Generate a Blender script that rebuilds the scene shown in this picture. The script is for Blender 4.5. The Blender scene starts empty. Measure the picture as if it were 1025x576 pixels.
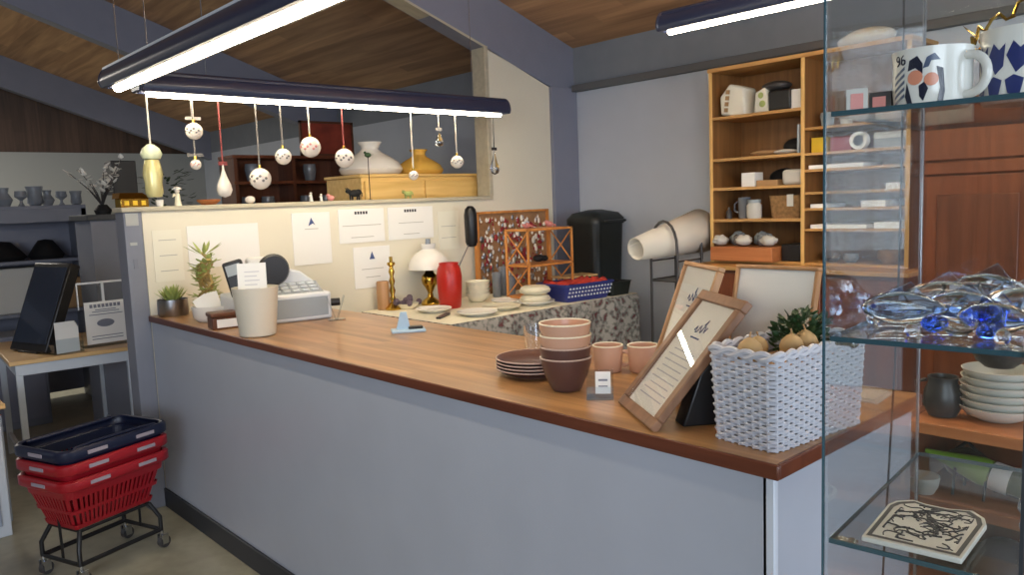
import bpy, bmesh, math, random
from mathutils import Vector, Matrix
random.seed(7)
PI = math.pi
scene = bpy.context.scene
COL = scene.collection
scene.view_settings.view_transform = 'Standard'
scene.view_settings.look = 'None'
scene.view_settings.gamma = 1
scene.view_settings.use_curve_mapping = False
scene.view_settings.exposure = 0.3

# ------------------------------------------------------------------ materials
def s2l(c):
    return tuple(((v/255)/12.92 if v/255 <= .04045 else ((v/255+.055)/1.055)**2.4) for v in c)
MATS = {}
def mat(name, rgb, rough=.5, metal=0., spec=.5, trans=0., alpha=1., emit=None, es=0., noise=0., nscale=8., bump=0., bscale=60., coat=0.):
    if name in MATS: return MATS[name]
    m = bpy.data.materials.new(name); m.use_nodes = True
    nt = m.node_tree; b = nt.nodes['Principled BSDF']
    c = s2l(rgb)
    b.inputs['Base Color'].default_value = (*c, 1)
    b.inputs['Roughness'].default_value = rough
    b.inputs['Metallic'].default_value = metal
    b.inputs['Specular IOR Level'].default_value = spec
    b.inputs['Transmission Weight'].default_value = trans
    b.inputs['Coat Weight'].default_value = coat
    if emit:
        b.inputs['Emission Color'].default_value = (*s2l(emit), 1); b.inputs['Emission Strength'].default_value = es
    tc = nt.nodes.new('ShaderNodeTexCoord')
    if noise > 0:
        n = nt.nodes.new('ShaderNodeTexNoise'); n.inputs['Scale'].default_value = nscale; n.inputs['Detail'].default_value = 6
        nt.links.new(tc.outputs['Object'], n.inputs['Vector'])
        r = nt.nodes.new('ShaderNodeValToRGB')
        r.color_ramp.elements[0].position = .3; r.color_ramp.elements[1].position = .7
        r.color_ramp.elements[0].color = (*[v*(1-noise) for v in c], 1)
        r.color_ramp.elements[1].color = (*[min(1, v*(1+noise)) for v in c], 1)
        nt.links.new(n.outputs['Fac'], r.inputs['Fac']); nt.links.new(r.outputs['Color'], b.inputs['Base Color'])
    if bump > 0:
        n2 = nt.nodes.new('ShaderNodeTexNoise'); n2.inputs['Scale'].default_value = bscale
        nt.links.new(tc.outputs['Object'], n2.inputs['Vector'])
        bp = nt.nodes.new('ShaderNodeBump'); bp.inputs['Strength'].default_value = bump; bp.inputs['Distance'].default_value = .01
        nt.links.new(n2.outputs['Fac'], bp.inputs['Height']); nt.links.new(bp.outputs['Normal'], b.inputs['Normal'])
    MATS[name] = m
    return m

def wood(name, c1, c2, grain_axis='Y', plank=0., plank_axis='X', plen=1.2, rough=.45, gscale=1., spec=.5):
    """stretched-noise grain, with optional boards of differing tone"""
    if name in MATS: return MATS[name]
    m = bpy.data.materials.new(name); m.use_nodes = True
    nt = m.node_tree; b = nt.nodes['Principled BSDF']; L = nt.links.new
    b.inputs['Roughness'].default_value = rough
    b.inputs['Specular IOR Level'].default_value = spec
    tc = nt.nodes.new('ShaderNodeTexCoord')
    mp = nt.nodes.new('ShaderNodeMapping')
    sc = {'X': (1.5, 22, 22), 'Y': (22, 1.5, 22), 'Z': (22, 22, 1.5)}[grain_axis]
    mp.inputs['Scale'].default_value = [v*gscale for v in sc]
    L(tc.outputs['Object'], mp.inputs['Vector'])
    n = nt.nodes.new('ShaderNodeTexNoise'); n.inputs['Scale'].default_value = 1; n.inputs['Detail'].default_value = 5; n.inputs['Distortion'].default_value = .6
    L(mp.outputs['Vector'], n.inputs['Vector'])
    r = nt.nodes.new('ShaderNodeValToRGB')
    r.color_ramp.elements[0].position = .32; r.color_ramp.elements[1].position = .68
    r.color_ramp.elements[0].color = (*s2l(c1), 1); r.color_ramp.elements[1].color = (*s2l(c2), 1)
    L(n.outputs['Fac'], r.inputs['Fac'])
    out = r.outputs['Color']
    if plank > 0:
        sx = nt.nodes.new('ShaderNodeSeparateXYZ'); L(tc.outputs['Object'], sx.inputs[0])
        def mth(op, a, v=None, bb=None):
            q = nt.nodes.new('ShaderNodeMath'); q.operation = op
            L(a, q.inputs[0])
            if bb is not None: L(bb, q.inputs[1])
            elif v is not None: q.inputs[1].default_value = v
            return q.outputs[0]
        a = mth('FLOOR', mth('DIVIDE', sx.outputs[plank_axis], plank))
        h = nt.nodes.new('ShaderNodeTexWhiteNoise'); h.noise_dimensions = '1D'; L(a, h.inputs['W'])
        off = mth('MULTIPLY', h.outputs['Value'], plen*3)
        bb = mth('FLOOR', mth('DIVIDE', mth('ADD', sx.outputs[grain_axis], bb=off), plen))
        cmb = nt.nodes.new('ShaderNodeCombineXYZ'); L(a, cmb.inputs[0]); L(bb, cmb.inputs[1])
        h2 = nt.nodes.new('ShaderNodeTexWhiteNoise'); h2.noise_dimensions = '3D'; L(cmb.outputs[0], h2.inputs['Vector'])
        v = mth('ADD', mth('MULTIPLY', h2.outputs['Value'], .38), .8)
        hs = nt.nodes.new('ShaderNodeHueSaturation'); L(v, hs.inputs['Value']); L(out, hs.inputs['Color'])
        out = hs.outputs['Color']
    L(out, b.inputs['Base Color'])
    MATS[name] = m
    return m

def pane_glass(name, tint=(.93, .97, .96), ior=1.45, rough=0.):
    """thin architectural glass: mostly clear with a mirror share that grows with the angle"""
    if name in MATS: return MATS[name]
    m = bpy.data.materials.new(name); m.use_nodes = True; nt = m.node_tree; nt.nodes.clear(); L = nt.links.new
    o = nt.nodes.new('ShaderNodeOutputMaterial'); mx = nt.nodes.new('ShaderNodeMixShader'); f = nt.nodes.new('ShaderNodeLayerWeight'); pw = nt.nodes.new('ShaderNodeMath'); ml = nt.nodes.new('ShaderNodeMath')
    t = nt.nodes.new('ShaderNodeBsdfTransparent'); g = nt.nodes.new('ShaderNodeBsdfGlossy')
    f.inputs['Blend'].default_value = .5; pw.operation = 'POWER'; pw.inputs[1].default_value = 4.; ml.operation = 'MULTIPLY_ADD'; ml.inputs[1].default_value = .7; ml.inputs[2].default_value = .03*(ior-.45)
    L(f.outputs['Facing'], pw.inputs[0]); L(pw.outputs[0], ml.inputs[0]); t.inputs['Color'].default_value = (*tint, 1); g.inputs['Roughness'].default_value = rough
    L(ml.outputs[0], mx.inputs[0]); L(t.outputs[0], mx.inputs[1]); L(g.outputs[0], mx.inputs[2]); L(mx.outputs[0], o.inputs[0])
    MATS[name] = m
    return m

def real_glass(name, col, rough=.0, ior=1.45):
    if name in MATS: return MATS[name]
    m = bpy.data.materials.new(name); m.use_nodes = True; b = m.node_tree.nodes['Principled BSDF']
    b.inputs['Base Color'].default_value = (*col, 1); b.inputs['Roughness'].default_value = rough
    b.inputs['Transmission Weight'].default_value = 1; b.inputs['IOR'].default_value = ior
    MATS[name] = m
    return m

M = dict(
    floor=mat('floor_lino', (152, 150, 132), .35, noise=.12, nscale=14),
    ceil=wood('ceiling_boards', (156, 118, 84), (198, 156, 114), 'Y', .11, 'X', 2.4, .55, .6),
    beam=mat('beam_paint', (128, 131, 146), .5, noise=.03),
    wall=mat('wall_bluegrey', (190, 197, 208), .7, noise=.03, nscale=3),
    band=mat('band_paint', (128, 134, 142), .7, noise=.04),
    rail=mat('rail_paint', (96, 98, 100), .6),
    cream=mat('partition_cream', (222, 216, 196), .6, noise=.02, nscale=3),
    creamtrim=wood('partition_trim', (176, 168, 146), (192, 184, 160), 'X', rough=.5),
    post=mat('post_grey', (122, 126, 138), .5, noise=.04),
    farwall=mat('far_wall_paint', (165, 168, 166), .8),
    lam=mat('counter_laminate', (172, 178, 189), .33, noise=.025, nscale=5),
    lam_edge=mat('counter_edging', (205, 212, 222), .35),
    top=wood('countertop_staves', (142, 104, 66), (180, 138, 92), 'Y', .042, 'X', .55, .3, 1.1),
    top_edge=wood('countertop_edge', (84, 42, 28), (108, 58, 38), 'Y', rough=.35),
    plinth=mat('plinth_dark', (38, 42, 50), .5),
    black=mat('black_plastic', (22, 22, 24), .4),
    blackm=mat('black_matt', (18, 18, 20), .7),
    lamp=mat('lamp_housing', (40, 48, 74), .3, coat=.3),
    tube=mat('lamp_tube', (255, 250, 235), .5, emit=(255, 238, 208), es=38),
    tube_up=mat('lamp_tube_up', (255, 250, 235), .5, emit=(255, 226, 190), es=130),
    wire=mat('steel_wire', (120, 120, 122), .35, .9),
    steel=mat('brushed_steel', (165, 165, 168), .3, 1.),
    chrome=mat('chrome', (200, 203, 208), .12, 1.),
    white=mat('white_glaze', (232, 230, 222), .2),
    whitep=mat('white_plastic', (214, 218, 220), .4),
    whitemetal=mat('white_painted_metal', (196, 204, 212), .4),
    paper=mat('paper', (234, 233, 228), .75),
    paper_warm=mat('paper_warm', (228, 224, 206), .75),
    ink=mat('ink_grey', (120, 124, 136), .8),
    inkblue=mat('ink_blue', (70, 86, 130), .8),
    brass=mat('brass', (196, 158, 70), .22, 1.),
    gold=mat('gold_glass', (206, 196, 136), .2, .2),
    red=mat('red_vase', (178, 34, 24), .35),
    redp=mat('red_basket_plastic', (152, 20, 32), .38),
    redl=mat('red_basket_label', (176, 92, 108), .5),
    navy=mat('navy_basket_plastic', (18, 26, 52), .4),
    bluep=mat('blue_tray_plastic', (48, 58, 128), .4),
    redcloth=mat('red_cloth', (186, 58, 46), .9, noise=.2, nscale=30),
    peach=mat('peach_glaze', (202, 160, 134), .3, noise=.04),
    brown=mat('brown_glaze', (92, 64, 58), .3, noise=.08),
    brown_rim=mat('bare_rim', (182, 160, 148), .4),
    creamc=mat('cream_ceramic', (226, 220, 196), .3),
    oldwhite=mat('old_white_ceramic', (206, 204, 194), .3, noise=.04),
    shade=mat('opal_shade', (246, 242, 234), .25, trans=.15),
    amber=mat('amber_shade', (226, 178, 82), .25),
    birch=wood('birch_ply', (118, 80, 42), (146, 102, 58), 'Z', rough=.5),
    birch_e=wood('birch_edge', (206, 162, 92), (224, 182, 112), 'Z', rough=.5),
    birch_h=wood('birch_board', (176, 130, 72), (198, 152, 92), 'Y', rough=.5),
    boxwood=wood('pine_cabinet', (214, 172, 96), (232, 194, 122), 'X', rough=.5),
    redwood=wood('dark_cupboard_wood', (88, 48, 30), (116, 66, 42), 'Z', rough=.35),
    redwood2=wood('dark_cupboard_panel', (102, 54, 34), (130, 74, 46), 'Z', rough=.3),
    orangewood=wood('orange_board', (168, 100, 56), (194, 124, 74), 'Y', rough=.45),
    tabletop=wood('beech_tabletop', (206, 166, 108), (224, 188, 132), 'X', rough=.4),
    bamboo=wood('bamboo_rack', (196, 122, 54), (222, 150, 76), 'Z', rough=.5),
    framew=wood('frame_wood', (118, 84, 60), (146, 108, 80), 'Z', rough=.45),
    framel=wood('frame_wood_light', (168, 124, 82), (190, 146, 102), 'Z', rough=.45),
    darkwood=wood('dark_box_wood', (78, 44, 26), (104, 62, 38), 'X', rough=.4),
    wicker=mat('white_wicker', (190, 192, 200), .6, noise=.05, nscale=40),
    tan=mat('tan_gourd', (184, 152, 104), .55, noise=.15, nscale=25),
    leaf=mat('dark_leaf', (38, 66, 34), .5, noise=.3, nscale=30),
    leafl=mat('light_leaf', (168, 180, 104), .45, noise=.15, nscale=20),
    stem=mat('bamboo_stem', (176, 150, 92), .5),
    soil=mat('soil', (60, 44, 34), .9),
    grey=mat('grey_plastic', (150, 158, 162), .45),
    screen=mat('dark_screen', (52, 60, 74), .15, coat=.5),
    brownbag=mat('dark_green_crate', (34, 40, 34), .6),
    bin=mat('bin_plastic', (24, 30, 30), .45),
    pale=mat('pale_stuff', (200, 198, 190), .7),
    kraft=mat('kraft_board', (170, 134, 92), .8),
    wicker_b=mat('brown_wicker', (138, 104, 64), .8, noise=.3, nscale=50),
    pink=mat('pink_paint', (214, 140, 132), .5),
    ribbon_w=mat('ribbon_white', (206, 200, 186), .7),
    ribbon_g=mat('ribbon_grey', (128, 124, 118), .7),
    ribbon_r=mat('ribbon_red', (150, 70, 66), .7),
    ribbon_k=mat('ribbon_black', (40, 38, 36), .7),
    porc=mat('porcelain_bauble', (236, 226, 212), .2),
    pblue=mat('mug_blue', (40, 52, 110), .3),
    pslate=mat('mug_slate', (74, 88, 116), .3),
    pdark=mat('mug_dark', (24, 30, 52), .3),
    porange=mat('mug_orange', (222, 146, 116), .3),
    greenfoil=mat('green_foil', (128, 172, 52), .3),
    greenglass=mat('green_bottle', (60, 84, 30), .12, coat=.4),
    yellow=mat('yellow_card', (214, 176, 40), .6),
    redbox=mat('red_pack', (150, 40, 44), .6),
    dgrey=mat('dark_ceramic', (62, 60, 60), .35, noise=.2),
    teal=mat('glass_edge_teal', (52, 82, 92), .15, coat=.4),
    pane=pane_glass('case_glass', (.965, .98, .98)),
    fpane=pane_glass('frame_glass', (.99, .993, .993)),
    clearp=pane_glass('clear_acrylic', (.9, .93, .95), 1.5),
    glass=real_glass('clear_glass', (.93, .96, 1)),
    gblue=real_glass('cobalt_glass', (.05, .16, .85)),
    gteal=real_glass('smoky_blue_glass', (.60, .74, .95)),
    farglass=mat('far_glassware', (176, 182, 190), .08, trans=.55),
)

# ------------------------------------------------------------------ geometry helper
class MB:
    def __init__(s): s.bm = bmesh.new()
    def quad(s, pts):
        vs = [s.bm.verts.new(p) for p in pts]; s.bm.faces.new(vs); return s
    def box(s, x0, x1, y0, y1, z0, z1, rot=None, piv=None):
        vs = [Vector((x, y, z)) for x in (x0, x1) for y in (y0, y1) for z in (z0, z1)]
        if rot is not None:
            c = Vector(piv) if piv is not None else sum(vs, Vector())/8
            vs = [rot @ (v-c)+c for v in vs]
        v = [s.bm.verts.new(p) for p in vs]
        for f in ((0, 1, 3, 2), (4, 6, 7, 5), (0, 4, 5, 1), (2, 3, 7, 6), (0, 2, 6, 4), (1, 5, 7, 3)): s.bm.faces.new([v[i] for i in f])
        return s
    def ring(s, c, r, ax, n, ph=0):
        ax = Vector(ax).normalized(); a = ax.orthogonal().normalized(); b = ax.cross(a)
        return [s.bm.verts.new(Vector(c)+r*(math.cos(ph+2*PI*i/n)*a+math.sin(ph+2*PI*i/n)*b)) for i in range(n)]
    def bridge(s, A, B):
        n = len(A)
        for i in range(n): s.bm.faces.new((A[i], A[(i+1) % n], B[(i+1) % n], B[i]))
    def cyl(s, p0, p1, r0, r1=None, n=16):
        r1 = r0 if r1 is None else r1
        ax = Vector(p1)-Vector(p0)
        A = s.ring(p0, r0, ax, n); B = s.ring(p1, r1, ax, n); s.bridge(A, B)
        s.bm.faces.new(A[::-1]); s.bm.faces.new(B); return s
    def lathe(s, prof, n=24, c=(0, 0, 0), ax='z', squash=1.):
        c = Vector(c); rings = []
        for r, z in prof:
            if r < 1e-5:
                p = (0, 0, z)
                rings.append([p])
            else: rings.append([(r*math.cos(2*PI*i/n), r*squash*math.sin(2*PI*i/n), z) for i in range(n)])
        def cv(p):
            if ax == 'x': p = (p[2], p[1], p[0])
            if ax == 'y': p = (p[0], p[2], p[1])
            return s.bm.verts.new(c+Vector(p))
        R = [[cv(p) for p in g] for g in rings]
        for A, B in zip(R, R[1:]):
            if len(A) == 1 and len(B) == 1: continue
            if len(A) == 1:
                for i in range(n): s.bm.faces.new((A[0], B[i], B[(i+1) % n]))
            elif len(B) == 1:
                for i in range(n): s.bm.faces.new((A[i], A[(i+1) % n], B[0]))
            else: s.bridge(A, B)
        if len(R[0]) > 1: s.bm.faces.new(R[0][::-1])
        if len(R[-1]) > 1: s.bm.faces.new(R[-1])
        return s
    def ball(s, c, r, sc=(1, 1, 1), u=16, v=10):
        mtx = Matrix.Translation(c) @ Matrix.Diagonal((r*sc[0], r*sc[1], r*sc[2], 1))
        bmesh.ops.create_uvsphere(s.bm, u_segments=u, v_segments=v, radius=1, matrix=mtx); return s
    def tube(s, pts, r, n=8, closed=False):
        pts = [Vector(p) for p in pts]; N = len(pts); rs = r if isinstance(r, (list, tuple)) else [r]*N
        rings = []; up = None
        for i, p in enumerate(pts):
            if closed: t = pts[(i+1) % N]-pts[i-1]
            else: t = pts[min(i+1, N-1)]-pts[max(i-1, 0)]
            t.normalize()
            if up is None: up = t.orthogonal().normalized()
            up = (up-t*up.dot(t)); up = up.normalized() if up.length > 1e-6 else t.orthogonal().normalized()
            b = t.cross(up)
            rings.append([s.bm.verts.new(p+rs[i]*(math.cos(2*PI*k/n)*up+math.sin(2*PI*k/n)*b)) for k in range(n)])
        for A, B in zip(rings, rings[1:]): s.bridge(A, B)
        if closed: s.bridge(rings[-1], rings[0])
        else: s.bm.faces.new(rings[0][::-1]); s.bm.faces.new(rings[-1])
        return s
    def prism(s, pts, vec):
        A = [s.bm.verts.new(p) for p in pts]; B = [s.bm.verts.new(Vector(p)+Vector(vec)) for p in pts]
        s.bm.faces.new(A[::-1]); s.bm.faces.new(B); s.bridge(A, B); return s
    def leafcard(s, base, tip, w, nrm=(0, 0, 1)):
        b, t = Vector(base), Vector(tip); d = t-b; n = Vector(nrm); side = d.cross(n)
        if side.length < 1e-6: side = d.orthogonal()
        side.normalize(); up = side.cross(d).normalized()*w*.25
        m1 = b+d*.35; m2 = b+d*.75
        pts = [b, m1+side*w, m2+side*w*.6, t, m2-side*w*.6, m1-side*w]
        V = [s.bm.verts.new(p) for p in pts]; c1 = s.bm.verts.new(m1-up); c2 = s.bm.verts.new(m2-up)
        for f in ((V[0], V[1], c1), (V[1], V[2], c2, c1), (V[2], V[3], c2), (V[3], V[4], c2), (V[4], V[5], c1, c2), (V[5], V[0], c1)): s.bm.faces.new(f)
        return s
    def xf(s, mtx): s.bm.transform(mtx); return s
    def build(s, name, m, parent=None, loc=None, rz=0., smooth=False, bevel=0., sub=0, solid=0., rot=None):
        bmesh.ops.recalc_face_normals(s.bm, faces=s.bm.faces)
        me = bpy.data.meshes.new(name); s.bm.to_mesh(me); s.bm.free(); me.materials.append(m)
        if smooth or bevel:
            for p in me.polygons: p.use_smooth = True
            me.set_sharp_from_angle(angle=math.radians(50 if smooth else 35))
        o = bpy.data.objects.new(name, me); COL.objects.link(o)
        if parent: o.parent = parent
        if loc: o.location = loc
        o.rotation_euler = rot if rot else (0, 0, rz)
        if solid: md = o.modifiers.new('solid', 'SOLIDIFY'); md.thickness = solid; md.offset = 0
        if bevel:
            md = o.modifiers.new('bevel', 'BEVEL'); md.width = bevel; md.segments = 2; md.limit_method = 'ANGLE'
        if sub: md = o.modifiers.new('sub', 'SUBSURF'); md.levels = sub; md.render_levels = sub
        return o

def tag(o, label, cat, group=None, kind=None):
    o['label'] = label; o['category'] = cat
    if group: o['group'] = group
    if kind: o['kind'] = kind
    return o
def T(name, label, cat, loc=(0, 0, 0), rz=0., group=None):
    o = bpy.data.objects.new(name, None); COL.objects.link(o); o.location = loc; o.rotation_euler = (0, 0, rz)
    return tag(o, label, cat, group)
def S(o, label=None):
    o['kind'] = 'structure'
    if label: o['label'] = label
    return o
def copy_tree(o, parent=None):
    c = o.copy(); COL.objects.link(c)
    if parent: c.parent = parent
    for ch in list(o.children): copy_tree(ch, c)
    return c
# bowl-like closed profile with a wall: outer points going up, inner going down
def cup_prof(outer, t):
    inner = [(max(r-t, 0.0), z) for r, z in outer if r > t]
    inner = inner[::-1]
    z0 = outer[0][1]+t
    inner = [(r, max(z, z0)) for r, z in inner]
    return [(0, outer[0][1])]+outer+inner+[(0, z0)]

# ------------------------------------------------------------------ room shell
ZS = lambda x: 2.63+.34*(2.44-x)          # soffit of the rafters
ZC = lambda x: ZS(x)+.38                  # underside of the board ceiling
XR = -3.6                                 # ridge
S(MB().box(-9, 3.42, -4.2, 11.2, -.1, 0).build('floor', M['floor']), 'smooth olive grey shop floor')
m = MB()
zr = ZC(XR)
m.prism([(3.42, -4.2, ZC(3.42)), (XR, -4.2, zr), (-9, -4.2, zr-.34*5.4), (-9, -4.2, zr-.34*5.4+.1), (XR, -4.2, zr+.1), (3.42, -4.2, ZC(3.42)+.1)], (0, 15.4, 0))
S(m.build('ceiling', M['ceil']), 'sloping brown board ceiling')
for i, (y, t) in enumerate(((3.53, .14), (7.13, .14), (10.7, .14), (-.55, .14))):
    m = MB()
    m.prism([(3.3, y, ZS(3.3)-.02), (XR, y, ZS(XR)), (-9, y, ZS(XR)-.34*5.4), (-9, y, zr-.34*5.4), (XR, y, zr), (3.3, y, ZC(3.3))], (0, t, 0))
    if i != 3 or True:
        S(m.build('trim_%d' % (i+1), M['beam']), 'blue grey painted sloping roof beam')
S(MB().box(3.02, 3.3, 3.5, 3.67, 0, ZS(3.1)).build('trim_5', M['beam'], bevel=.004), 'grey painted column at the end of the cream partition')
S(MB().box(3.3, 3.42, -4.2, 11.2, 0, 2.42).build('wall_back', M['wall']), 'pale blue grey back wall')
S(MB().box(3.3, 3.42, -4.2, 11.2, 2.42, 2.80).build('wall_back_upper', M['band']), 'grey band above the back wall rail')
S(MB().box(3.24, 3.298, -4.2, 3.5, 2.375, 2.425).build('trim_6', M['rail'], bevel=.004), 'dark grey rail along the top of the back wall')
S(MB().box(-9, 3.3, 11.0, 11.1, 0, 2.42).build('wall_far', M['farwall']), 'white far wall of the hall')
S(MB().box(-9, 3.3, 11.02, 11.12, 2.42, 6).build('wall_far_gable', wood('dark_gable', (70, 54, 44), (92, 70, 56), 'Z', .15, 'X')), 'dark gable above the far wall')
S(MB().box(-9.1, -9, -4.2, 11.2, 0, 4).build('wall_left', M['farwall']))
# partition with ledge
S(MB().box(0, 2.41, 3.53, 3.66, 0, 1.57).build('wall_partition', M['cream']), 'cream half wall behind the counter')
S(MB().box(-.09, -.001, 3.53, 3.66, 0, 1.57).build('trim_7', M['post'], bevel=.003), 'grey end post of the half wall')
S(MB().box(-.10, 2.40, 3.515, 3.675, 1.57, 1.595).build('trim_8', M['creamtrim'], bevel=.004), 'cream ledge on top of the half wall')
m = MB(); m.prism([(2.41, 3.53, 0), (3.02, 3.53, 0), (3.02, 3.53, ZS(3.02)-.03), (2.41, 3.53, ZS(2.41)-.01)], (0, .12, 0))
S(m.build('wall_partition_end', M['cream']), 'cream full height end of the partition')
S(MB().box(2.375, 2.409, 3.52, 3.66, 1.595, ZS(2.34)-.02).build('trim_9', M['creamtrim'], bevel=.004), 'cream jamb of the opening over the half wall')
m = MB(); m.prism([(2.409, 3.525, ZS(2.409)), (-.5, 3.525, ZS(-.5)), (-.5, 3.525, ZS(-.5)-.016), (2.409, 3.525, ZS(2.409)-.016)], (0, .14, 0))
S(m.build('trim_10', M['creamtrim']), 'cream strip under the roof beam')

# ------------------------------------------------------------------ counter
TOP = 1.03
ct = T('service_counter', 'long shop counter with pale blue grey panels and dark plinth', 'counter', (0, 0, 0))
MB().box(0, .02, .001, 3.525, .1, 1.0).build('front_panel', M['lam'], ct, bevel=.001)
MB().box(.0, .68, -.001, .02, .1, 1.0).build('end_panel', M['lam'], ct, bevel=.001)
MB().box(-.004, .012, -.006, .012, .0, 1.0).build('corner_edging', M['lam_edge'], ct, bevel=.002)
MB().box(.02, .68, 3.49, 3.52, .0, 1.0).box(.02, .66, 1.75, 1.78, .0, 1.0).box(.05, .66, .02, 3.5, .5, .52).build('inner_frame', M['lam'], ct)
MB().box(.012, .68, .012, 3.525, 0, .1).build('plinth', M['plinth'], ct)
S(MB().box(-.012, .0, .0, 3.53, .0, .10).build('baseboard_counter', M['plinth'], bevel=.003), 'dark skirting along the counter front')
w = tag(MB().box(-.006, .70, -.012, 3.525, 1.0, 1.03).build('countertop', M['top']), 'long brown butcher block worktop with dark front edge', 'worktop')
MB().box(-.014, -.006, -.02, 3.525, .999, 1.0305).box(-.006, .70, -.02, -.012, .999, 1.0305).build('edge_strip', M['top_edge'], w, bevel=.003)

# ------------------------------------------------------------------ lamps
def lamp(name, label, length, loc, rz, wires, halves=2, rad=.057, trim=False, up=False):
    t = T(name, label, 'pendant lamp', loc, rz, 'black fluorescent pendant lamps')
    # rounded housing, open below
    arc_ = [(-rad*1.02*math.cos(PI*k/14), .022+.078*math.sin(PI*k/14)) for k in range(15)]
    prof = [(-rad*.86, .002)]+arc_[:6]+[(-.02, .0965), (-.018, .084), (.018, .084), (.02, .0965)]+arc_[9:]+[(rad*.86, .002), (rad*.58, .0), (rad*.46, .012), (-rad*.46, .012), (-rad*.58, .0)]
    MB().prism([(0, a, b) for a, b in prof], (length, 0, 0)).build('housing', M['lamp'], t, smooth=True)
    for x0, d in ((0, -1), (length, 1)):
        m = MB(); pr = [(x0+d*.0, a, b) for a, b in prof]
        m.prism([(x0, a*1.03, b) for a, b in [(-rad*.86, .002)]+arc_+[(rad*.86, .002)]], (d*.018, 0, 0)).build('end_cap', M['lamp'], t, smooth=True, bevel=.006)
    k = halves; seg = (length-.03)/k
    for i in range(k):
        MB().cyl((.015+i*seg+.014, 0, .003), (.015+(i+1)*seg-.014, 0, .003), .019, n=14).build('fluorescent_tube', M['tube'], t, smooth=True)
    for x0 in (.1, length/2+.05):
        if up: MB().box(x0, x0+length/2-.15, -.014, .014, .085, .092).build('upper_tube', M['tube_up'], t)
    MB().box(.01, length-.01, -rad*.80, -rad*.70, .074, .083).box(.01, length-.01, rad*.70, rad*.80, .074, .083).build('highlight_strip', M['whitemetal'] if trim else M['lamp'], t)  # pale version paints in the bright gloss line along the first lamp's housing
    for x in wires:
        MB().cyl((x, 0, .098), (x, 0, 1.6), .0022, n=6).build('suspension_wire', M['wire'], t)
    return t
# lamp along the counter (runs in Y), lamp along the partition (runs in X), lamp over the work area
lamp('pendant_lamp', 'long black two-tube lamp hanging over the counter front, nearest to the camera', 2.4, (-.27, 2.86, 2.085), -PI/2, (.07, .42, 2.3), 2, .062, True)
lamp('pendant_lamp', 'long black two-tube lamp with ornaments hanging beneath, before the half wall', 2.14, (-.155, 2.92, 2.085), 0, (.3, 1.9), 2)
lamp('pendant_lamp', 'black lamp by the back shelves, its left end near the grey band', 2.3, (1.86, 1.60, 2.33), -PI/2, (.25, 2.0), 2, .05, up=True)
lamp('pendant_lamp', 'black lamp added out of view high over the counter to brighten the room', 2.4, (.78, 1.55, 2.68), -PI/2, (.25, 2.0), 2, .05)  # extra lamp, added unseen to lift the worktop and back wall

# ------------------------------------------------------------------ ornaments on ribbons
def ribbon(t, z, m, r=.0035, x=0):
    MB().cyl((x, 0, 0), (x, 0, z), r, r*.9, n=6).build('ribbon', m, t)
LZ = 2.083
def orn(x, ztop, zbot, kind, label, rib, cat='ornament', dy=0, r=None):
    h = ztop-zbot
    t = T('hanging_'+kind, label, cat, (x, 2.92+dy, zbot), 0, 'ornaments hanging under the lamp')
    if kind == 'bauble':
        R = r or h/2
        b = MB().ball((0, 0, R), R, u=20, v=14).build('ball', M['porc'], t, smooth=True)
        MB().cyl((0, 0, 2*R-.002), (0, 0, 2*R+.014), .008, n=10).build('cap', M['brass'], t)
        a = random.random()
        mm = MB()
        for k in range(7):
            th = PI*1.25+(k-3)*.28+a*.3; ph = .25*math.sin(k*2.1)
            p = Vector((math.cos(th)*math.cos(ph), math.sin(th)*math.cos(ph), math.sin(ph)))*R+Vector((0, 0, R))
            mm.ball(p, R*.13, u=8, v=6)
        mm.build('painted_flower', M['pink'] if 'rose' in label or 'pink' in label else M['ribbon_g'], t)
        L = LZ-(zbot+2*R+.012)
        c = MB().cyl((0, 0, 2*R+.012), (0, 0, 2*R+.012+L), .004, n=6)
        if 'bow' in label: c.box(-.035, -.003, -.003, .003, 2*R+.012, 2*R+.026).box(.003, .035, -.003, .003, 2*R+.012, 2*R+.026)
        c.build('ribbon', rib, t)
    elif kind == 'teardrop':
        W = r or h*.28
        MB().lathe([(0, 0), (W*.7, h*.06), (W, h*.22), (W*.85, h*.4), (W*.45, h*.62), (W*.15, h*.85), (.004, h)], 18).build('drop', M['porc'] if 'glass' not in label else M['glass'], t, smooth=True)
        MB().cyl((0, 0, h), (0, 0, LZ-zbot), .0035, n=6).box(-.02, .02, -.003, .003, h-.004, h+.014).build('ribbon', rib, t)
    return t
orn(.068, 1.965, 1.888, 'bauble', 'white bauble with a bow, hanging at the left end of the lamp', M['ribbon_w'])
orn(.19, 1.775, 1.62, 'teardrop', 'long white teardrop ornament with small bow, on a red ribbon', M['ribbon_r'], r=.036)
orn(.372, 1.755, 1.655, 'bauble', 'ribbed white globe ornament, lowest of the baubles', M['ribbon_g'], r=.052)
orn(.50, 1.86, 1.775, 'bauble', 'small cream bauble right of the ribbed white globe', M['ribbon_g'], r=.040)
orn(.652, 1.915, 1.812, 'bauble', 'white bauble painted with pink roses', M['ribbon_w'], r=.052)
t = orn(.846, 1.865, 1.76, 'bauble', 'white bauble with pale flowers, left of the opal shade', M['ribbon_r'], r=.05)
orn(.064, 1.80, 1.751, 'bauble', 'tiny pink bauble low beneath the bow bauble', M['ribbon_g'], r=.024)
orn(1.285, 1.745, 1.69, 'bauble', 'small brown and white bauble before the pine cabinet', M['ribbon_w'], r=.027)
orn(1.48, 1.975, 1.881, 'teardrop', 'short glass drop right of the amber shade', M['ribbon_w'], r=.026)
orn(1.604, 1.836, 1.756, 'bauble', 'speckled bauble beside the jamb of the opening', M['ribbon_w'], r=.038)
orn(1.90, 1.87, 1.717, 'teardrop', 'clear glass ornament at the right end of the lamp', M['ribbon_k'], r=.03)
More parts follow.
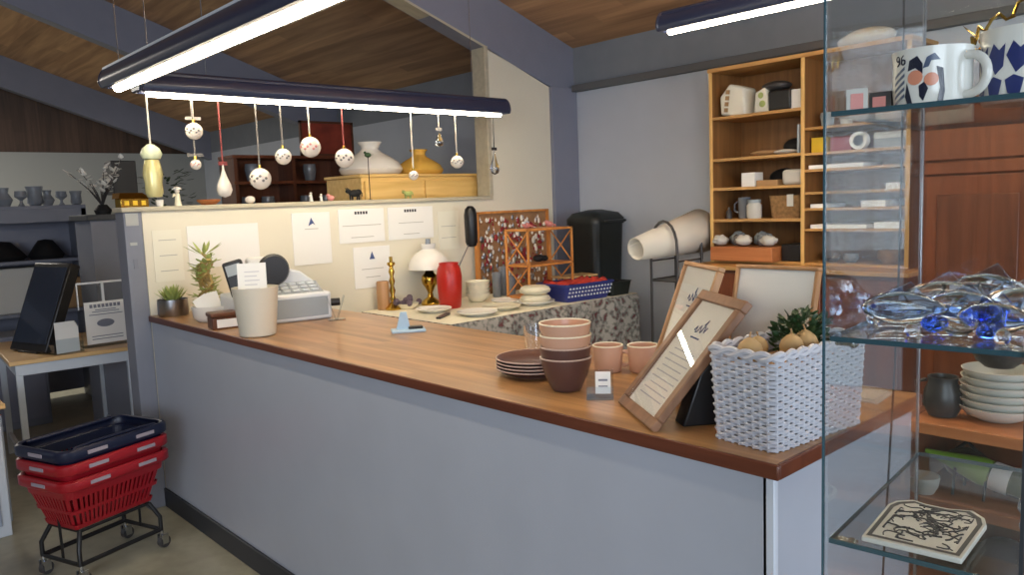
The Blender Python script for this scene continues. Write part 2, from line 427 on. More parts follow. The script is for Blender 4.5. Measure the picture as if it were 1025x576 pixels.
# gold bell-like lantern at the far left
t = T('hanging_lantern', 'yellow green glass lantern ornament at the lamp corner', 'ornament', (-.13, 2.92, 1.63), 0, 'ornaments hanging under the lamp')
MB().lathe([(0, 0), (.03, .0), (.038, .02), (.036, .06), (.042, .1), (.036, .14), (.03, .165), (0, .165)], 18).build('body', M['gold'], t, smooth=True)
MB().lathe([(0, .165), (.036, .168), (.046, .19), (.036, .215), (.014, .232), (0, .234)], 18).build('cap', mat('pale_green_cap', (206, 212, 178), .3), t, smooth=True)
MB().cyl((0, 0, .23), (0, 0, LZ-1.63), .004, n=6).build('ribbon', M['ribbon_w'], t)

# ------------------------------------------------------------------ paper notices on the partition
def notice(x0, x1, z0, z1, label, lines, head=None, m=None, y=3.528, sag=0, name='paper_sign'):
    t = T(name, label, 'notice', ((x0+x1)/2, y, z0), 0, 'paper notices on the cream half wall')
    w, h = x1-x0, z1-z0
    MB().box(-w/2, w/2, -.002, .0015, 0, h).build('sheet', m or M['paper'], t)
    if lines:
        mm = MB()
        for i, (u, ww) in enumerate(lines): mm.box(-ww*w/2, ww*w/2, -.003, -.002, h*u, h*u+.004)
        mm.build('printed_lines', mat('ink_faded', (176, 174, 166), .8), t)
    if head:
        mm = MB(); u0, ww = head
        for k in range(5): mm.box(-ww*w/2+k*ww*w/5, -ww*w/2+(k+.7)*ww*w/5, -.003, -.002, h*u0, h*u0+.018)
        mm.build('heading', mat('ink_dark', (50, 52, 60), .8), t)
    return t
notice(.22, .62, 1.255, 1.485, 'blank white sheet above the cash register', [])
notice(.04, .19, 1.20, 1.47, 'narrow off-white sheet beside the grey post', [(.2, .6), (.5, .6), (.8, .6)], m=M['paper_warm'])
n3 = notice(.83, 1.08, 1.22, 1.53, 'white sheet with a small blue emblem near its top', [(.68, .35)])
MB().prism([(-.02, -.003, .23), (.0, -.003, .28), (.025, -.003, .235), (.01, -.003, .245)], (0, .001, 0)).build('emblem', M['inkblue'], n3)
notice(1.14, 1.47, 1.33, 1.54, 'price list with short heading and one long line, left of its pair', [(.5, .85), (.15, .5)], (.84, .3))
notice(1.50, 1.86, 1.33, 1.54, 'price list with short heading, right of its pair', [(.5, .55), (.15, .35)], (.84, .28))
n6 = notice(1.23, 1.50, 1.04, 1.30, 'white sheet with a small emblem, low on the half wall', [(.45, .6), (.25, .4)])
MB().prism([(-.02, -.003, .18), (.0, -.003, .23), (.02, -.003, .18)], (0, .001, 0)).build('emblem', M['inkblue'], n6)
notice(1.90, 2.08, 1.24, 1.50, 'narrow white sheet left of the black desk lamp', [(.3, .7), (.6, .7)], m=M['paper_warm'])
for bx_, lab in (((-.082, -.02, 3.524, 3.5295, 1.50, 1.565), 'pale sticker at the very top of the grey end post'), ((-.07, -.035, 3.525, 3.5295, 1.40, 1.415), 'thin pale sticker, upper strip on the grey end post'), ((-.06, -.04, 3.525, 3.5295, 1.28, 1.33), 'small dark sticker low on the grey end post')):
    tag(MB().box(*bx_).build('sign_sticker', M['ink'] if 'dark' in lab else M['farwall']), lab, 'sticker', 'stickers on the end post')

# ------------------------------------------------------------------ things on the ledge
LG = 1.595
def single(name, label, cat, m, mtl, loc, rz=0, group=None, smooth=True):
    return tag(m.build(name, mtl, loc=loc, rz=rz, smooth=smooth), label, cat, group)
# gilded little house
t = T('gilded_house', 'small gilded house ornament at the left end of the ledge', 'ornament', (-.02, 3.60, LG), .2)
MB().box(-.075, .075, -.03, .03, 0, .045).build('walls', M['brass'], t, bevel=.003)
m = MB(); m.prism([(-.085, -.036, .045), (.085, -.036, .045), (.06, 0, .075), (-.06, 0, .075)], (0, .072, 0)); m.build('roof', M['brass'], t)
for k in (-.045, 0, .045): MB().box(k-.012, k+.012, -.033, -.029, .01, .034).build('window', M['yellow'], t)
single('candle_cup', 'tiny white cup on the ledge right of the gilded house', 'cup', MB().lathe(cup_prof([(.016, 0), (.021, .035)], .004), 14), M['white'], (.115, 3.59, LG))
def figurine(x, h, label, mt, hat=None):
    t = T('figurine', label, 'figurine', (x, 3.59, LG), 0, 'small figures along the ledge')
    MB().lathe([(0, 0), (h*.2, 0), (h*.15, h*.3), (h*.12, h*.6), (h*.06, h*.72), (0, h*.74)], 12).build('body', mt, t, smooth=True)
    MB().ball((0, 0, h*.8), h*.13, u=12, v=8).build('head', M['porc'], t, smooth=True)
    if hat: MB().lathe([(0, h*.86), (h*.24, h*.87), (h*.2, h*.98), (0, h*1.05)], 12).build('hat', hat, t, smooth=True)
    m = MB().tube([(-h*.1, 0, h*.6), (-h*.26, -.004, h*.5), (-h*.2, -.006, h*.66)], h*.045, 6); m.build('arm', mt, t, smooth=True)
    return t
figurine(.21, .10, 'cream figurine with a broad white hat on the ledge', M['creamc'], M['white'])
single('wooden_dish', 'small reddish wooden dish on the ledge below the teardrop', 'dish', MB().lathe(cup_prof([(.035, 0), (.06, .02), (.064, .03)], .005), 20), M['orangewood'], (.38, 3.6, LG))
single('white_egg', 'white egg lying on the ledge below the ribbed globe', 'egg', MB().ball((0, 0, .022), .022, (1.35, 1, 1)), M['porc'], (.615, 3.59, LG))
figurine(1.0, .062, 'squat white figurine, left of two before the brown cupboard', M['white'])
figurine(1.068, .05, 'smaller white figurine, right of two before the brown cupboard', M['white'])
single('pink_bird', 'tiny pinkish bird on the ledge by the pine cabinet corner', 'bird', MB().ball((0, 0, .018), .018, (1.3, .8, 1)).ball((-.018, 0, .034), .011).leafcard((.015, 0, .02), (.045, 0, .03), .008), M['pink'], (1.13, 3.585, LG))
def cowlike(loc, label, mt, s=1.):
    t = T('animal_figure', label, 'figurine', loc, 0, 'animal figures before the pine cabinet')
    m = MB().ball((0, 0, .04*s), .03*s, (1.35, .6, .7)).ball((-.04*s, 0, .052*s), .015*s, (1.3, .8, .9)).ball((.025*s, 0, .045*s), .02*s, (1.1, .7, .9))
    for x in (-.026, -.012, .02, .033): m.cyl((x*s, .006*s, .035*s), (x*s, .006*s, 0), .006*s, .0045*s, n=8)
    m.tube([(.04*s, 0, .05*s), (.052*s, 0, .04*s), (.05*s, 0, .02*s)], .0025*s, 6)
    m.build('body', mt, t, smooth=True)
    MB().tube([(-.045*s, -.01*s, .064*s), (-.05*s, -.004*s, .07*s)], .003*s, 6).tube([(-.045*s, .01*s, .064*s), (-.05*s, .014*s, .07*s)], .003*s, 6).build('ears', mt, t)
    return t
cowlike((1.31, 3.60, LG), 'black bull figure silhouetted against the pine cabinet', M['blackm'], 1.1)
cowlike((1.72, 3.60, LG), 'pale green animal figure before the pine cabinet front', M['leafl'], .8)
# stick with green bird between shades
t = T('garden_pick', 'thin stick with a small green bird before the opal shade', 'ornament', (1.43, 3.61, LG))
MB().cyl((0, 0, 0), (0, 0, .27), .003, n=6).lathe([(0, 0), (.012, 0), (.012, .004), (0, .004)], 10).build('stick', M['blackm'], t)
MB().ball((0, 0, .285), .016, (1.5, .8, 1)).leafcard((.01, 0, .285), (.045, 0, .29), .01).ball((-.02, 0, .30), .009).build('bird', M['leaf'], t, smooth=True)

# ------------------------------------------------------------------ beyond the opening: pine cabinet with lamp shades
t = T('pine_cabinet', 'light pine cabinet behind the half wall carrying two lamp shades', 'cabinet', (1.45, 3.74, 0))
MB().box(0, 1.0, 0, .45, 0, 1.745).build('body', M['boxwood'], t, bevel=.004)
MB().box(-.012, 1.012, -.012, .46, 1.745, 1.765).build('top_board', M['boxwood'], t, bevel=.003)
MB().box(.02, .49, -.016, 0, .1, 1.72).build('door', M['boxwood'], t, bevel=.003)
MB().box(.51, .98, -.016, 0, .1, 1.72).build('door', M['boxwood'], t, bevel=.003)
SHP = [(.0, 0), (.17, 0), (.20, .012), (.215, .04), (.19, .085), (.13, .125), (.075, .155), (.058, .175), (.062, .195), (.082, .215), (.078, .215), (.054, .195), (.05, .175), (0, .16)]
def shade(loc, label, m, k):
    t = T('lamp_shade', label, 'lamp shade', loc, 0, 'glass shades on the pine cabinet')
    MB().lathe([(r*k, z*k) for r, z in SHP[:9]], 32).build('dome', m, t, smooth=True)
    MB().lathe([(.056*k, .172*k), (.06*k, .195*k), (.082*k, .222*k), (.076*k, .222*k), (.054*k, .195*k), (.05*k, .172*k)], 32).build('collar', m, t, smooth=True)
shade((1.66, 3.94, 1.765), 'big white opal glass lamp shade on the pine cabinet', M['shade'], 1.02)
shade((2.07, 3.94, 1.765), 'amber glass lamp shade on the pine cabinet', M['amber'], .82)

# brown hutch with glassware and red picture behind
t = T('brown_hutch', 'dark brown cupboard with glassware seen through the opening', 'cupboard', (1.45, 5.6, 0))
MB().box(0, 1.1, 0, .4, 0, 1.2).build('base', M['redwood'], t, bevel=.004)
MB().box(0, .03, .1, .4, 1.2, 2.0).box(1.07, 1.1, .1, .4, 1.2, 2.0).box(.53, .56, .1, .4, 1.2, 2.0).box(0, 1.1, .38, .4, 1.2, 2.0).build('carcass', M['redwood'], t)
for z in (1.50, 1.78, 2.0): MB().box(-.01, 1.11, .09, .39, z, z+.025).build('shelf', M['redwood2'], t)
for i, (x, z) in enumerate(((.15, 1.525), (.33, 1.525), (.7, 1.525), (.9, 1.525), (.2, 1.805), (.75, 1.805))):
    tag(MB().lathe(cup_prof([(.03, 0), (.045, .01), (.06, .1), (.055, .15)], .004), 16).build('glass_vase', M['farglass'], loc=(1.45+x, 5.8, z), smooth=True), 'smoky glass vase in the dark brown cupboard beyond the opening', 'vase', 'vases in the brown cupboard')
t = T('framed_picture', 'reddish picture propped behind the opal shade', 'picture', (2.35, 5.72, 2.025))
MB().box(-.25, .25, -.01, .01, 0, .3).build('canvas', mat('red_canvas', (140, 54, 34), .7, noise=.4, nscale=6), t)
MB().box(-.27, .27, -.015, .012, -.0, .02).box(-.27, .27, -.015, .012, .29, .31).box(-.27, -.25, -.015, .012, 0, .31).box(.25, .27, -.015, .012, 0, .31).build('frame', M['darkwood'], t)
# black radio tower & dark plant seen at left of opening
t = T('black_speaker', 'black box speaker on a stand beyond the ledge', 'speaker', (.62, 5.9, 0))
MB().box(-.09, .09, -.09, .09, 1.72, 1.98).build('box', M['black'], t, bevel=.006)
MB().cyl((0, 0, .02), (0, 0, 1.72), .015, n=10).build('pole', M['black'], t)
MB().lathe([(0, 0), (.16, 0), (.15, .02), (0, .03)], 20).build('base', M['black'], t)
t = T('artificial_tree', 'dark leafy artificial tree beyond the ledge', 'plant', (.95, 5.9, 0))
MB().cyl((0, 0, .2), (0, 0, 1.6), .015, .008, n=8).build('trunk', M['stem'], t)
MB().lathe(cup_prof([(.11, 0), (.15, .25)], .01), 20).build('pot', M['black'], t, smooth=True)
m = MB(); rr = random.Random(3)
for k in range(260):
    a = rr.random()*2*PI; z = 1.15+rr.random()*.75; R = .2*math.sqrt(rr.random())*(1.1-abs(z-1.5)*.9)
    p = Vector((R*math.cos(a), R*math.sin(a), z)); d = Vector((math.cos(a), math.sin(a), rr.uniform(-.3, .6))).normalized()*.07
    m.leafcard(p, p+d, .014)
m.build('foliage', M['leaf'], t)

# ------------------------------------------------------------------ hall at the far left
t = T('display_shelving', 'grey display shelving with glassware at the far left', 'shelving', (-2.2, 6.5, 0))
for z in (.78, 1.2, 1.635): MB().box(0, 2.7, 0, .45, z, z+.028).build('shelf_board', M['post'], t, bevel=.003)
for x in (0, 1.33, 2.66): MB().box(x, x+.04, 0, .45, 0, 1.635).build('upright', M['post'], t, bevel=.003)
MB().box(0, 2.7, .43, .45, .05, 1.635).build('back_panel', M['beam'], t)
MB().box(0, 2.7, .0, .02, 1.53, 1.635).build('fascia', M['post'], t)
rr = random.Random(5)
VAS = [cup_prof([(.03, 0), (.05, .02), (.045, .09), (.055, .13)], .004), cup_prof([(.035, 0), (.06, .05), (.03, .1), (.04, .14)], .004), cup_prof([(.028, 0), (.012, .03), (.012, .05), (.05, .08), (.045, .13)], .004)]
protos = []
xs = [-.78+.105*k for k in range(13)]
for k, x in enumerate(xs):
    loc = (x, 6.68+rr.uniform(-.08, .06), 1.663)
    if k < 3:
        o = MB().lathe(VAS[k], 16).build('glass_jug', M['farglass'], smooth=True); protos.append(o)
    else:
        o = protos[k % 3].copy(); COL.objects.link(o)
    o.location = loc; s = rr.uniform(.85, 1.25); o.scale = (s, s, s)
    tag(o, 'smoky glass vessel on top of the grey display shelving', 'glassware', 'glassware on the far shelving')
for k, x in enumerate((-.42, -.1, .22)):
    s = (1, 1.2, .9)[k]
    tag(MB().lathe([(0, 0), (.13*s, 0), (.15*s, .03), (.1*s, .1), (.06*s, .15), (0, .16)], 20).build('dark_bowl', M['blackm'], loc=(x, 6.7, 1.228), smooth=True), ('black hat-shaped bowl, left of three on the middle shelf', 'largest black hat-shaped bowl on the middle shelf', 'black hat-shaped bowl next to the grey cabinet')[k], 'bowl', 'dark bowls on the far shelving')
tag(MB().box(-.7, .26, 6.56, 6.86, .808, 1.17).build('storage_box', M['pale'], bevel=.01), 'long pale box on the lower far shelf', 'box')
tag(MB().box(.28, .44, 6.56, 6.86, .808, 1.06).build('storage_box', M['kraft'], bevel=.01), 'tan cardboard box on the lower far shelf', 'box')

t = T('grey_cabinet', 'plain grey cabinet with dark top behind the monitor table', 'cabinet', (.2, 5.25, 0))
MB().box(0, .6, 0, .4, .04, 1.53).build('body', M['post'], t, bevel=.003)
MB().box(-.03, .63, -.04, .42, 1.53, 1.57).build('top', mat('cabinet_top', (52, 56, 60), .5), t, bevel=.003)
MB().box(.02, .58, .03, .38, 0, .04).build('plinth', M['plinth'], t)
# white twig decoration on that cabinet
t = T('branch_decoration', 'white and dark twig arrangement on the grey cabinet', 'decoration', (.33, 5.4, 1.57))
MB().lathe([(0, 0), (.05, 0), (.06, .03), (.03, .07), (0, .07)], 14).build('holder', M['blackm'], t, smooth=True)
m = MB(); m2 = MB(); rr = random.Random(11)
for k in range(11):
    a = rr.uniform(0, 2*PI); h = rr.uniform(.12, .33); R = rr.uniform(.08, .2)
    pts = [(0, 0, .06), (R*.4*math.cos(a), R*.4*math.sin(a), .06+h*.5), (R*math.cos(a), R*math.sin(a), .06+h)]
    m.tube(pts, [.005, .004, .002], 5)
    for q in range(6):
        f = .3+.14*q; p = Vector(pts[1]).lerp(Vector(pts[2]), f)
        m2.leafcard(p, p+Vector((rr.uniform(-.05, .05), rr.uniform(-.05, .05), rr.uniform(-.01, .05))), .02)
m.build('twigs', M['dgrey'], t); m2.build('white_leaves', M['white'], t)

# dark hall underside: low grey counter behind monitor table
t = T('low_cabinet', 'low grey cabinet standing under the far shelving', 'cabinet', (-1.9, 6.0, 0))
MB().box(0, 1.9, 0, .38, 0, .70).build('body', M['post'], t, bevel=.003)
for k in range(4): MB().box(.02+k*.47, .47+k*.47, -.014, 0, .06, .68).build('door', M['beam'], t, bevel=.003)

# ------------------------------------------------------------------ beech table with monitor
t = T('beech_table', 'small table with beech top and white metal frame', 'table', (-.14, 4.88, 0), math.radians(-4))
MB().box(-.33, .36, -.47, .47, .725, .75).build('table_top', M['tabletop'], t, bevel=.004)
MB().box(-.30, .325, -.45, -.42, .66, .725).box(-.30, .325, .42, .45, .66, .725).box(-.30, -.27, -.42, .42, .66, .725).box(.295, .325, -.42, .42, .66, .725).build('apron', M['whitemetal'], t, bevel=.002)
for x in (-.30, .29):
    for y in (-.45, .415): MB().box(x, x+.035, y, y+.035, 0, .66).build('leg', M['whitemetal'], t, bevel=.003)
MB().box(-.29, -.27, -.42, .42, .12, .15).build('stretcher', M['whitemetal'], t)
MB().box(.30, .32, -.42, .42, .12, .15).build('stretcher', M['whitemetal'], t)
t = T('monitor', 'black monitor leaning back on the beech table', 'monitor', (-.33, 4.72, .75), math.radians(-72))
R = Matrix.Rotation(math.radians(-22), 4, 'X')
mm = MB().box(-.19, .19, -.032, .036, .0, .56); mm.xf(R); mm.build('casing', M['black'], t, bevel=.008)
mm = MB().box(-.17, .17, -.036, -.0315, .05, .53); mm.xf(R); mm.build('screen', M['screen'], t)
MB().box(-.1, .1, -.03, .14, 0, .012).cyl((0, .08, .01), (0, .05, .14), .02, n=10).build('stand', M['black'], t, bevel=.003)
t = T('leaflet_holder', 'clear acrylic holder with small white leaflets on the beech table', 'leaflet holder', (-.19, 4.50, .75), math.radians(8))
MB().box(-.07, .07, -.035, -.032, 0, .075).box(-.07, -.067, -.035, .04, 0, .05).box(.067, .07, -.035, .04, 0, .05).box(-.07, .07, -.035, .04, 0, .004).build('acrylic_box', M['clearp'], t)
mm = MB()
for k in range(4): mm.box(-.052+.004*k, .056, -.02+.012*k, -.017+.012*k, .004, .13+.008*k)
mm.build('leaflets', M['paper'], t)
t.scale = (1.2, 1.2, 1.2)
t = T('sign_holder', 'acrylic sign holder with printed white notice on the beech table', 'sign holder', (.065, 4.60, .75), math.radians(2))
mm = MB().box(-.12, .12, .002, .005, 0, .34).box(-.12, .12, -.05, .05, 0, .004); mm.build('acrylic_stand', M['clearp'], t)
MB().box(-.12, .12, -.001, .006, .332, .342).box(-.123, -.117, -.001, .006, .2, .34).box(.117, .123, -.001, .006, .2, .34).box(-.006, .006, -.001, .006, .235, .335).build('holder_rim', M['whitep'], t)
sh = MB().box(-.095, .105, -.002, .001, .012, .235).build('sheet', M['paper'], t)
mm = MB()
for k in range(8): mm.box(-.07+k*.019, -.056+k*.019, -.003, -.002, .204, .222)
for k, (a, b) in enumerate(((.19, .1), (.18, .13), (.165, .16), (.05, .15), (.035, .15))): mm.box(.005-b/2, .005+b/2, -.003, -.002, a, a+.004)
mm.ball((.0, -.002, .12), .035, (1.2, .05, .6)).build('printed_design', M['ink'], sh)

t.scale = (1.22, 1.2, 1.18)

# white side cabinet at frame's left edge
t = T('side_cabinet', 'white side cabinet with beech top at the left edge', 'cabinet', (-1.22, 3.72, 0))
MB().box(0, .54, 0, .5, 0, .64).build('body', M['whitemetal'], t, bevel=.004)
MB().box(-.02, .565, -.02, .52, .64, .665).build('top', M['tabletop'], t, bevel=.004)
MB().box(.04, .50, -.012, 0, .06, .6).build('door', mat('cab_panel', (150, 160, 176), .4), t, bevel=.003)
MB().box(.54, .552, .03, .47, .06, .6).build('side_panel', mat('cab_panel', (150, 160, 176), .4), t, bevel=.003)

# ------------------------------------------------------------------ shopping baskets on a wheeled stand
BR = math.radians(20); BC = (-.44, 3.05)
def rrect(w, d, r, n=5):
    pts = []
    for cx_, cy_, a0 in ((w/2-r, d/2-r, 0), (-w/2+r, d/2-r, PI/2), (-w/2+r, -d/2+r, PI), (w/2-r, -d/2+r, 1.5*PI)):
        for k in range(n): a = a0+PI/2*k/(n-1); pts.append((cx_+r*math.cos(a), cy_+r*math.sin(a)))
    return pts
def band(m, prof, w, d, r=.05, close=False):
    """rings of rounded rectangles: prof = [(inset, z)...]"""
    rings = [[m.bm.verts.new((x, y, z)) for x, y in rrect(w-2*i, d-2*i, max(r-i*.5, .01))] for i, z in prof]
    for A, B in zip(rings, rings[1:]): m.bridge(A, B)
    if close: m.bm.faces.new(rings[0])
def shop_basket(z, label, m, label_m):
    t = T('shopping_basket', label, 'shopping basket', (BC[0], BC[1], z), BR, 'stacked shopping baskets on the wheeled stand')
    W, D = .52, .36
    q = MB(); band(q, [(.075, .0), (.07, .012), (.068, .02)], W, D, .05, True); band(q, [(.028, .15), (.02, .19)], W, D)
    # slots: vertical bars between the bands
    lo = rrect(W-.136, D-.136, .03, 2); hi = rrect(W-.056, D-.056, .04, 2)
    for (a, b) in ((0, 1), (2, 3), (4, 5), (6, 7), (1, 2), (3, 4), (5, 6), (7, 0)):
        L = (Vector(hi[a])-Vector(hi[b])).length; n = max(2, int(L/.022))
        for k in range(n):
            f0, f1 = (k+.12)/n, (k+.72)/n
            A = Vector(lo[a]).lerp(Vector(lo[b]), f0); B = Vector(lo[a]).lerp(Vector(lo[b]), f1)
            C2 = Vector(hi[a]).lerp(Vector(hi[b]), f1); D2 = Vector(hi[a]).lerp(Vector(hi[b]), f0)
            q.quad([(*A, .02), (*B, .02), (*C2, .15), (*D2, .15)])
    band(q, [(.05, .075), (.047, .09)], W, D)
    q.build('basket_body', m, t, solid=.003)
    q = MB(); band(q, [(.02, .185), (.0, .19), (-.004, .195), (-.004, .228), (.004, .235), (.016, .232)], W, D, .06)
    q.build('rim', m, t, solid=.004, smooth=True)
    for x in (-.11, .12): MB().box(x-.045, x+.045, -D/2-.009, -D/2-.0045, .203, .218).build('label_plate', label_m, t)
    MB().box(-W/2-.009, -W/2-.0045, -.05, .04, .203, .218).build('label_plate', label_m, t)
    return t
mlab = mat('faded_label', (160, 150, 160), .5)
b1 = shop_basket(.235, 'red shopping basket with faded label band, lowest in the stack', M['redp'], mlab)
b2 = shop_basket(.305, 'red shopping basket, middle of the stack under the navy one', M['redp'], mlab)
b3 = shop_basket(.365, 'navy blue shopping basket on top of the red ones', M['navy'], mlab)
for b_ in (b2, b3):
    pass
q = MB().tube([(-.2, -.155, .232), (-.1, -.145, .236), (.1, -.145, .236), (.2, -.155, .232)], .008, 8); q.build('handle', M['navy'], b3, smooth=True)
q = MB().tube([(-.2, .155, .232), (-.1, .135, .236), (.1, .135, .236), (.2, .155, .232)], .008, 8); q.build('handle', M['navy'], b3, smooth=True)
q = MB(); band(q, [(.012, .2), (.01, .182)], .53, .37, .06)
t = T('basket_stand', 'black wheeled stand carrying the stacked shopping baskets', 'basket stand', (BC[0], BC[1], 0), BR)
q = MB()
q.tube([(-.20, -.13, .09), (.20, -.13, .09), (.20, .13, .09), (-.20, .13, .09)], .011, 8, closed=True)
q.build('base_frame', M['black'], t, smooth=True)
q = MB()
q.tube([(-.17, -.10, .222), (.17, -.10, .222), (.17, .10, .222), (-.17, .10, .222)], .008, 8, closed=True)
q.build('tray_frame', M['black'], t, smooth=True)
for x, y in ((-.20, -.13), (.20, -.13), (.20, .13), (-.20, .13)):
    MB().tube([(x, y, .09), (x, y, .15), (x*.85, y*.77, .222)], .010, 8).build('leg', M['black'], t, smooth=True)
for x in (-.19, .19): MB().tube([(x, 0, .09), (x*1.02, 0, .30)], .006, 6).build('side_strut', M['black'], t)
for x, y in ((-.20, -.13), (.20, -.13), (.20, .13), (-.20, .13)):
    c = MB().cyl((x+.01, y-.012, .028), (x+.01, y+.012, .028), .028, n=18).build('caster_wheel', M['dgrey'], t, smooth=True)
    MB().cyl((x, y, .05), (x, y, .085), .009, n=8).box(x-.01, x+.022, y-.02, y-.014, .02, .065).box(x-.01, x+.022, y+.014, y+.02, .02, .065).build('caster_fork', M['chrome'], c)

# ------------------------------------------------------------------ left end of the counter
t = T('steel_plant_pot', 'dark steel pot with small succulent beside the grey post', 'plant pot', (.082, 3.43, TOP))
MB().lathe(cup_prof([(.068, 0), (.075, .01), (.075, .085)], .003), 28).build('pot', M['steel'], t, smooth=True)
MB().lathe([(0, .07), (.07, .07), (.07, .076), (0, .08)], 20).build('soil', M['soil'], t)
m = MB(); rr = random.Random(2)
for k in range(34):
    a = k*2.4; R = .02+.0014*k; h = .09-.0013*k
    p = Vector((R*.4*math.cos(a), R*.4*math.sin(a), .075)); m.leafcard(p, p+Vector((R*math.cos(a), R*math.sin(a), h)), .011, (math.cos(a), math.sin(a), .4))
m.build('succulent', M['leafl'], t)
t = T('bamboo_plant', 'tall twisted lucky bamboo with pale green leaves', 'plant', (.20, 3.27, TOP))
MB().lathe(cup_prof([(.045, 0), (.055, .07)], .004), 20).build('pot', M['black'], t, smooth=True)
m = MB(); m2 = MB(); rr = random.Random(4)
for k in range(5):
    a0 = k*2*PI/5; pts = []
    for j in range(26):
        z = .03+.29*j/25; a = a0+j*.36; R = .03+.006*math.sin(j)
        pts.append((R*math.cos(a), R*math.sin(a), z*(.8+.05*k)))
    m.tube(pts, .009, 7)
    for j in range(2, 26):
        p = Vector(pts[j]); d = Vector((p.x, p.y, 0)).normalized()
        m2.leafcard(p, p+d*rr.uniform(.03, .05)+Vector((rr.uniform(-.02, .02), rr.uniform(-.02, .02), rr.uniform(-.01, .035))), .015)
for k in range(9):
    a = k*.9; p = Vector((.01*math.cos(a), .01*math.sin(a), .31)); m2.leafcard(p, p+Vector((.09*math.cos(a), .07*math.sin(a), .05+.01*(k % 3))), .010)
m.build('stems', M['stem'], t, smooth=True); m2.build('leaves', M['leafl'], t)
t = T('card_bowl', 'low white oval bowl full of cards', 'bowl', (.12, 3.03, TOP))
MB().lathe(cup_prof([(.06, 0), (.08, .02), (.088, .075)], .005), 28).build('bowl', M['white'], t, smooth=True)
for k in range(5):
    q = MB().box(-.035, .035, -.0012, .0012, 0, .10); q.xf(Matrix.Translation((.0+.012*k-.01, -.03+.014*k, .035)) @ Matrix.Rotation(-.5+.08*k, 4, 'Y') @ Matrix.Rotation(-.2, 4, 'X')); q.build('card', M['paper'], t)
t = T('brown_tin', 'small brown wooden box with white label by the beige planter', 'box', (.072, 2.74, TOP), math.radians(-8))
MB().box(-.07, .07, -.045, .045, 0, .055).build('body', M['darkwood'], t, bevel=.005)
MB().box(-.075, .075, -.05, .05, .055, .075).build('lid', M['darkwood'], t, bevel=.005)
MB().box(-.05, .05, -.0475, -.0445, .008, .045).build('label_plate', M['paper'], t)
t = T('planter_cup', 'beige tapered planter holding a white card', 'planter', (.068, 2.40, TOP))
MB().lathe(cup_prof([(.066, 0), (.074, .004), (.093, .185), (.095, .205)], .005), 36).build('planter', mat('beige_glaze', (206, 200, 184), .4), t, smooth=True)
q = MB().box(-.058, .058, -.0015, .0015, .0, .16); q.xf(Matrix.Translation((-.01, .0, .145)) @ Matrix.Rotation(math.radians(-30), 4, 'Z') @ Matrix.Rotation(-.1, 4, 'X')); cd = q.build('card', M['paper'], t)
q = MB()
for k in range(5): q.box(-.03, .03-.01*(k % 2), -.0025, -.0015, .05+.018*k, .054+.018*k)
q.xf(Matrix.Translation((-.01, .0, .145)) @ Matrix.Rotation(math.radians(-30), 4, 'Z') @ Matrix.Rotation(-.1, 4, 'X')); q.build('printed_lines', mat('ink_faint', (200, 200, 204), .8), cd)

# cash register
t = T('cash_register', 'grey white cash register behind the beige planter', 'cash register', (.34, 2.80, TOP), math.radians(-10))
MB().box(-.21, .22, -.19, .19, 0, .13).build('drawer_unit', M['whitep'], t, bevel=.012)
MB().box(-.19, .20, -.194, -.189, .02, .11).build('drawer_front', M['grey'], t, bevel=.002)
q = MB(); q.prism([(-.11, -.06, .13), (.20, -.06, .13), (.20, -.06, .16), (.12, -.06, .225), (-.02, -.06, .27), (-.11, -.06, .27)], (0, .2, 0)); q.build('printer_housing', M['whitep'], t, bevel=.01)
q = MB()
q.prism([(-.10, -.17, .13), (-.10, -.06, .175), (-.10, -.06, .13)], (.29, 0, 0)); q.build('keypad', M['grey'], t)
q = MB()
for i in range(6):
    for j in range(3): q.box(-.085+i*.045, -.053+i*.045, -.155+j*.031, -.130+j*.031, .138+j*.0128, .148+j*.0128)
q.build('keys', M['whitep'], t, bevel=.002)
MB().box(-.1, .0, .05, .11, .255, .30).build('receipt_roll', M['paper'], t, bevel=.015)
MB().lathe([(0, -.02), (.065, -.018), (.075, 0), (.065, .018), (0, .02)], 26, ax='y', c=(-.02, -.10, .245)).build('customer_display', M['black'], t, smooth=True)
MB().cyl((-.02, -.10, .14), (-.02, -.10, .19), .015, n=10).build('display_pole', M['black'], t)
t = T('card_terminal', 'dark card terminal tilted behind the white card', 'card terminal', (.17, 2.765, TOP+.132), math.radians(-30))
q = MB().box(-.045, .045, -.02, .02, .0, .17); q.xf(Matrix.Rotation(-.25, 4, 'Y') @ Matrix.Rotation(-.2, 4, 'X')); q.build('casing', M['black'], t, bevel=.01)
q = MB().box(-.033, .033, -.023, -.019, .1, .15); q.xf(Matrix.Rotation(-.25, 4, 'Y') @ Matrix.Rotation(-.2, 4, 'X')); q.build('screen', M['grey'], t)
t = T('clear_stand', 'small clear V-shaped stand with black clip by the cash register', 'stand', (.50, 2.50, TOP), math.radians(-25))
q = MB().box(-.005, .0, -.02, .02, 0, .12); q.xf(Matrix.Rotation(-.32, 4, 'Y')); q.build('plate', M['clearp'], t)
q = MB().box(.0, .005, -.02, .02, 0, .12); q.xf(Matrix.Rotation(.32, 4, 'Y')); q.build('plate', M['clearp'], t)
MB().box(-.04, .04, -.03, .03, -.0, .004).build('foot', M['clearp'], t)
MB().cyl((-.02, 0, .085), (.02, 0, .085), .018, n=12).build('clip', M['black'], t, smooth=True)
t = T('sign_stand', 'pale blue sign stand with flat foot on the bare counter', 'stand', (.50, 1.92, TOP), math.radians(-30))
MB().box(-.07, .07, -.04, .04, 0, .012).build('foot', mat('pale_blue', (170, 196, 216), .35), t, bevel=.004)
q = MB().prism([(-.05, -.004, .01), (.01, -.004, .01), (-.005, -.004, .085), (-.03, -.004, .085)], (0, .008, 0)); q.xf(Matrix.Rotation(.1, 4, 'X')); q.build('upright', mat('pale_blue', (170, 196, 216), .35), t, bevel=.002)
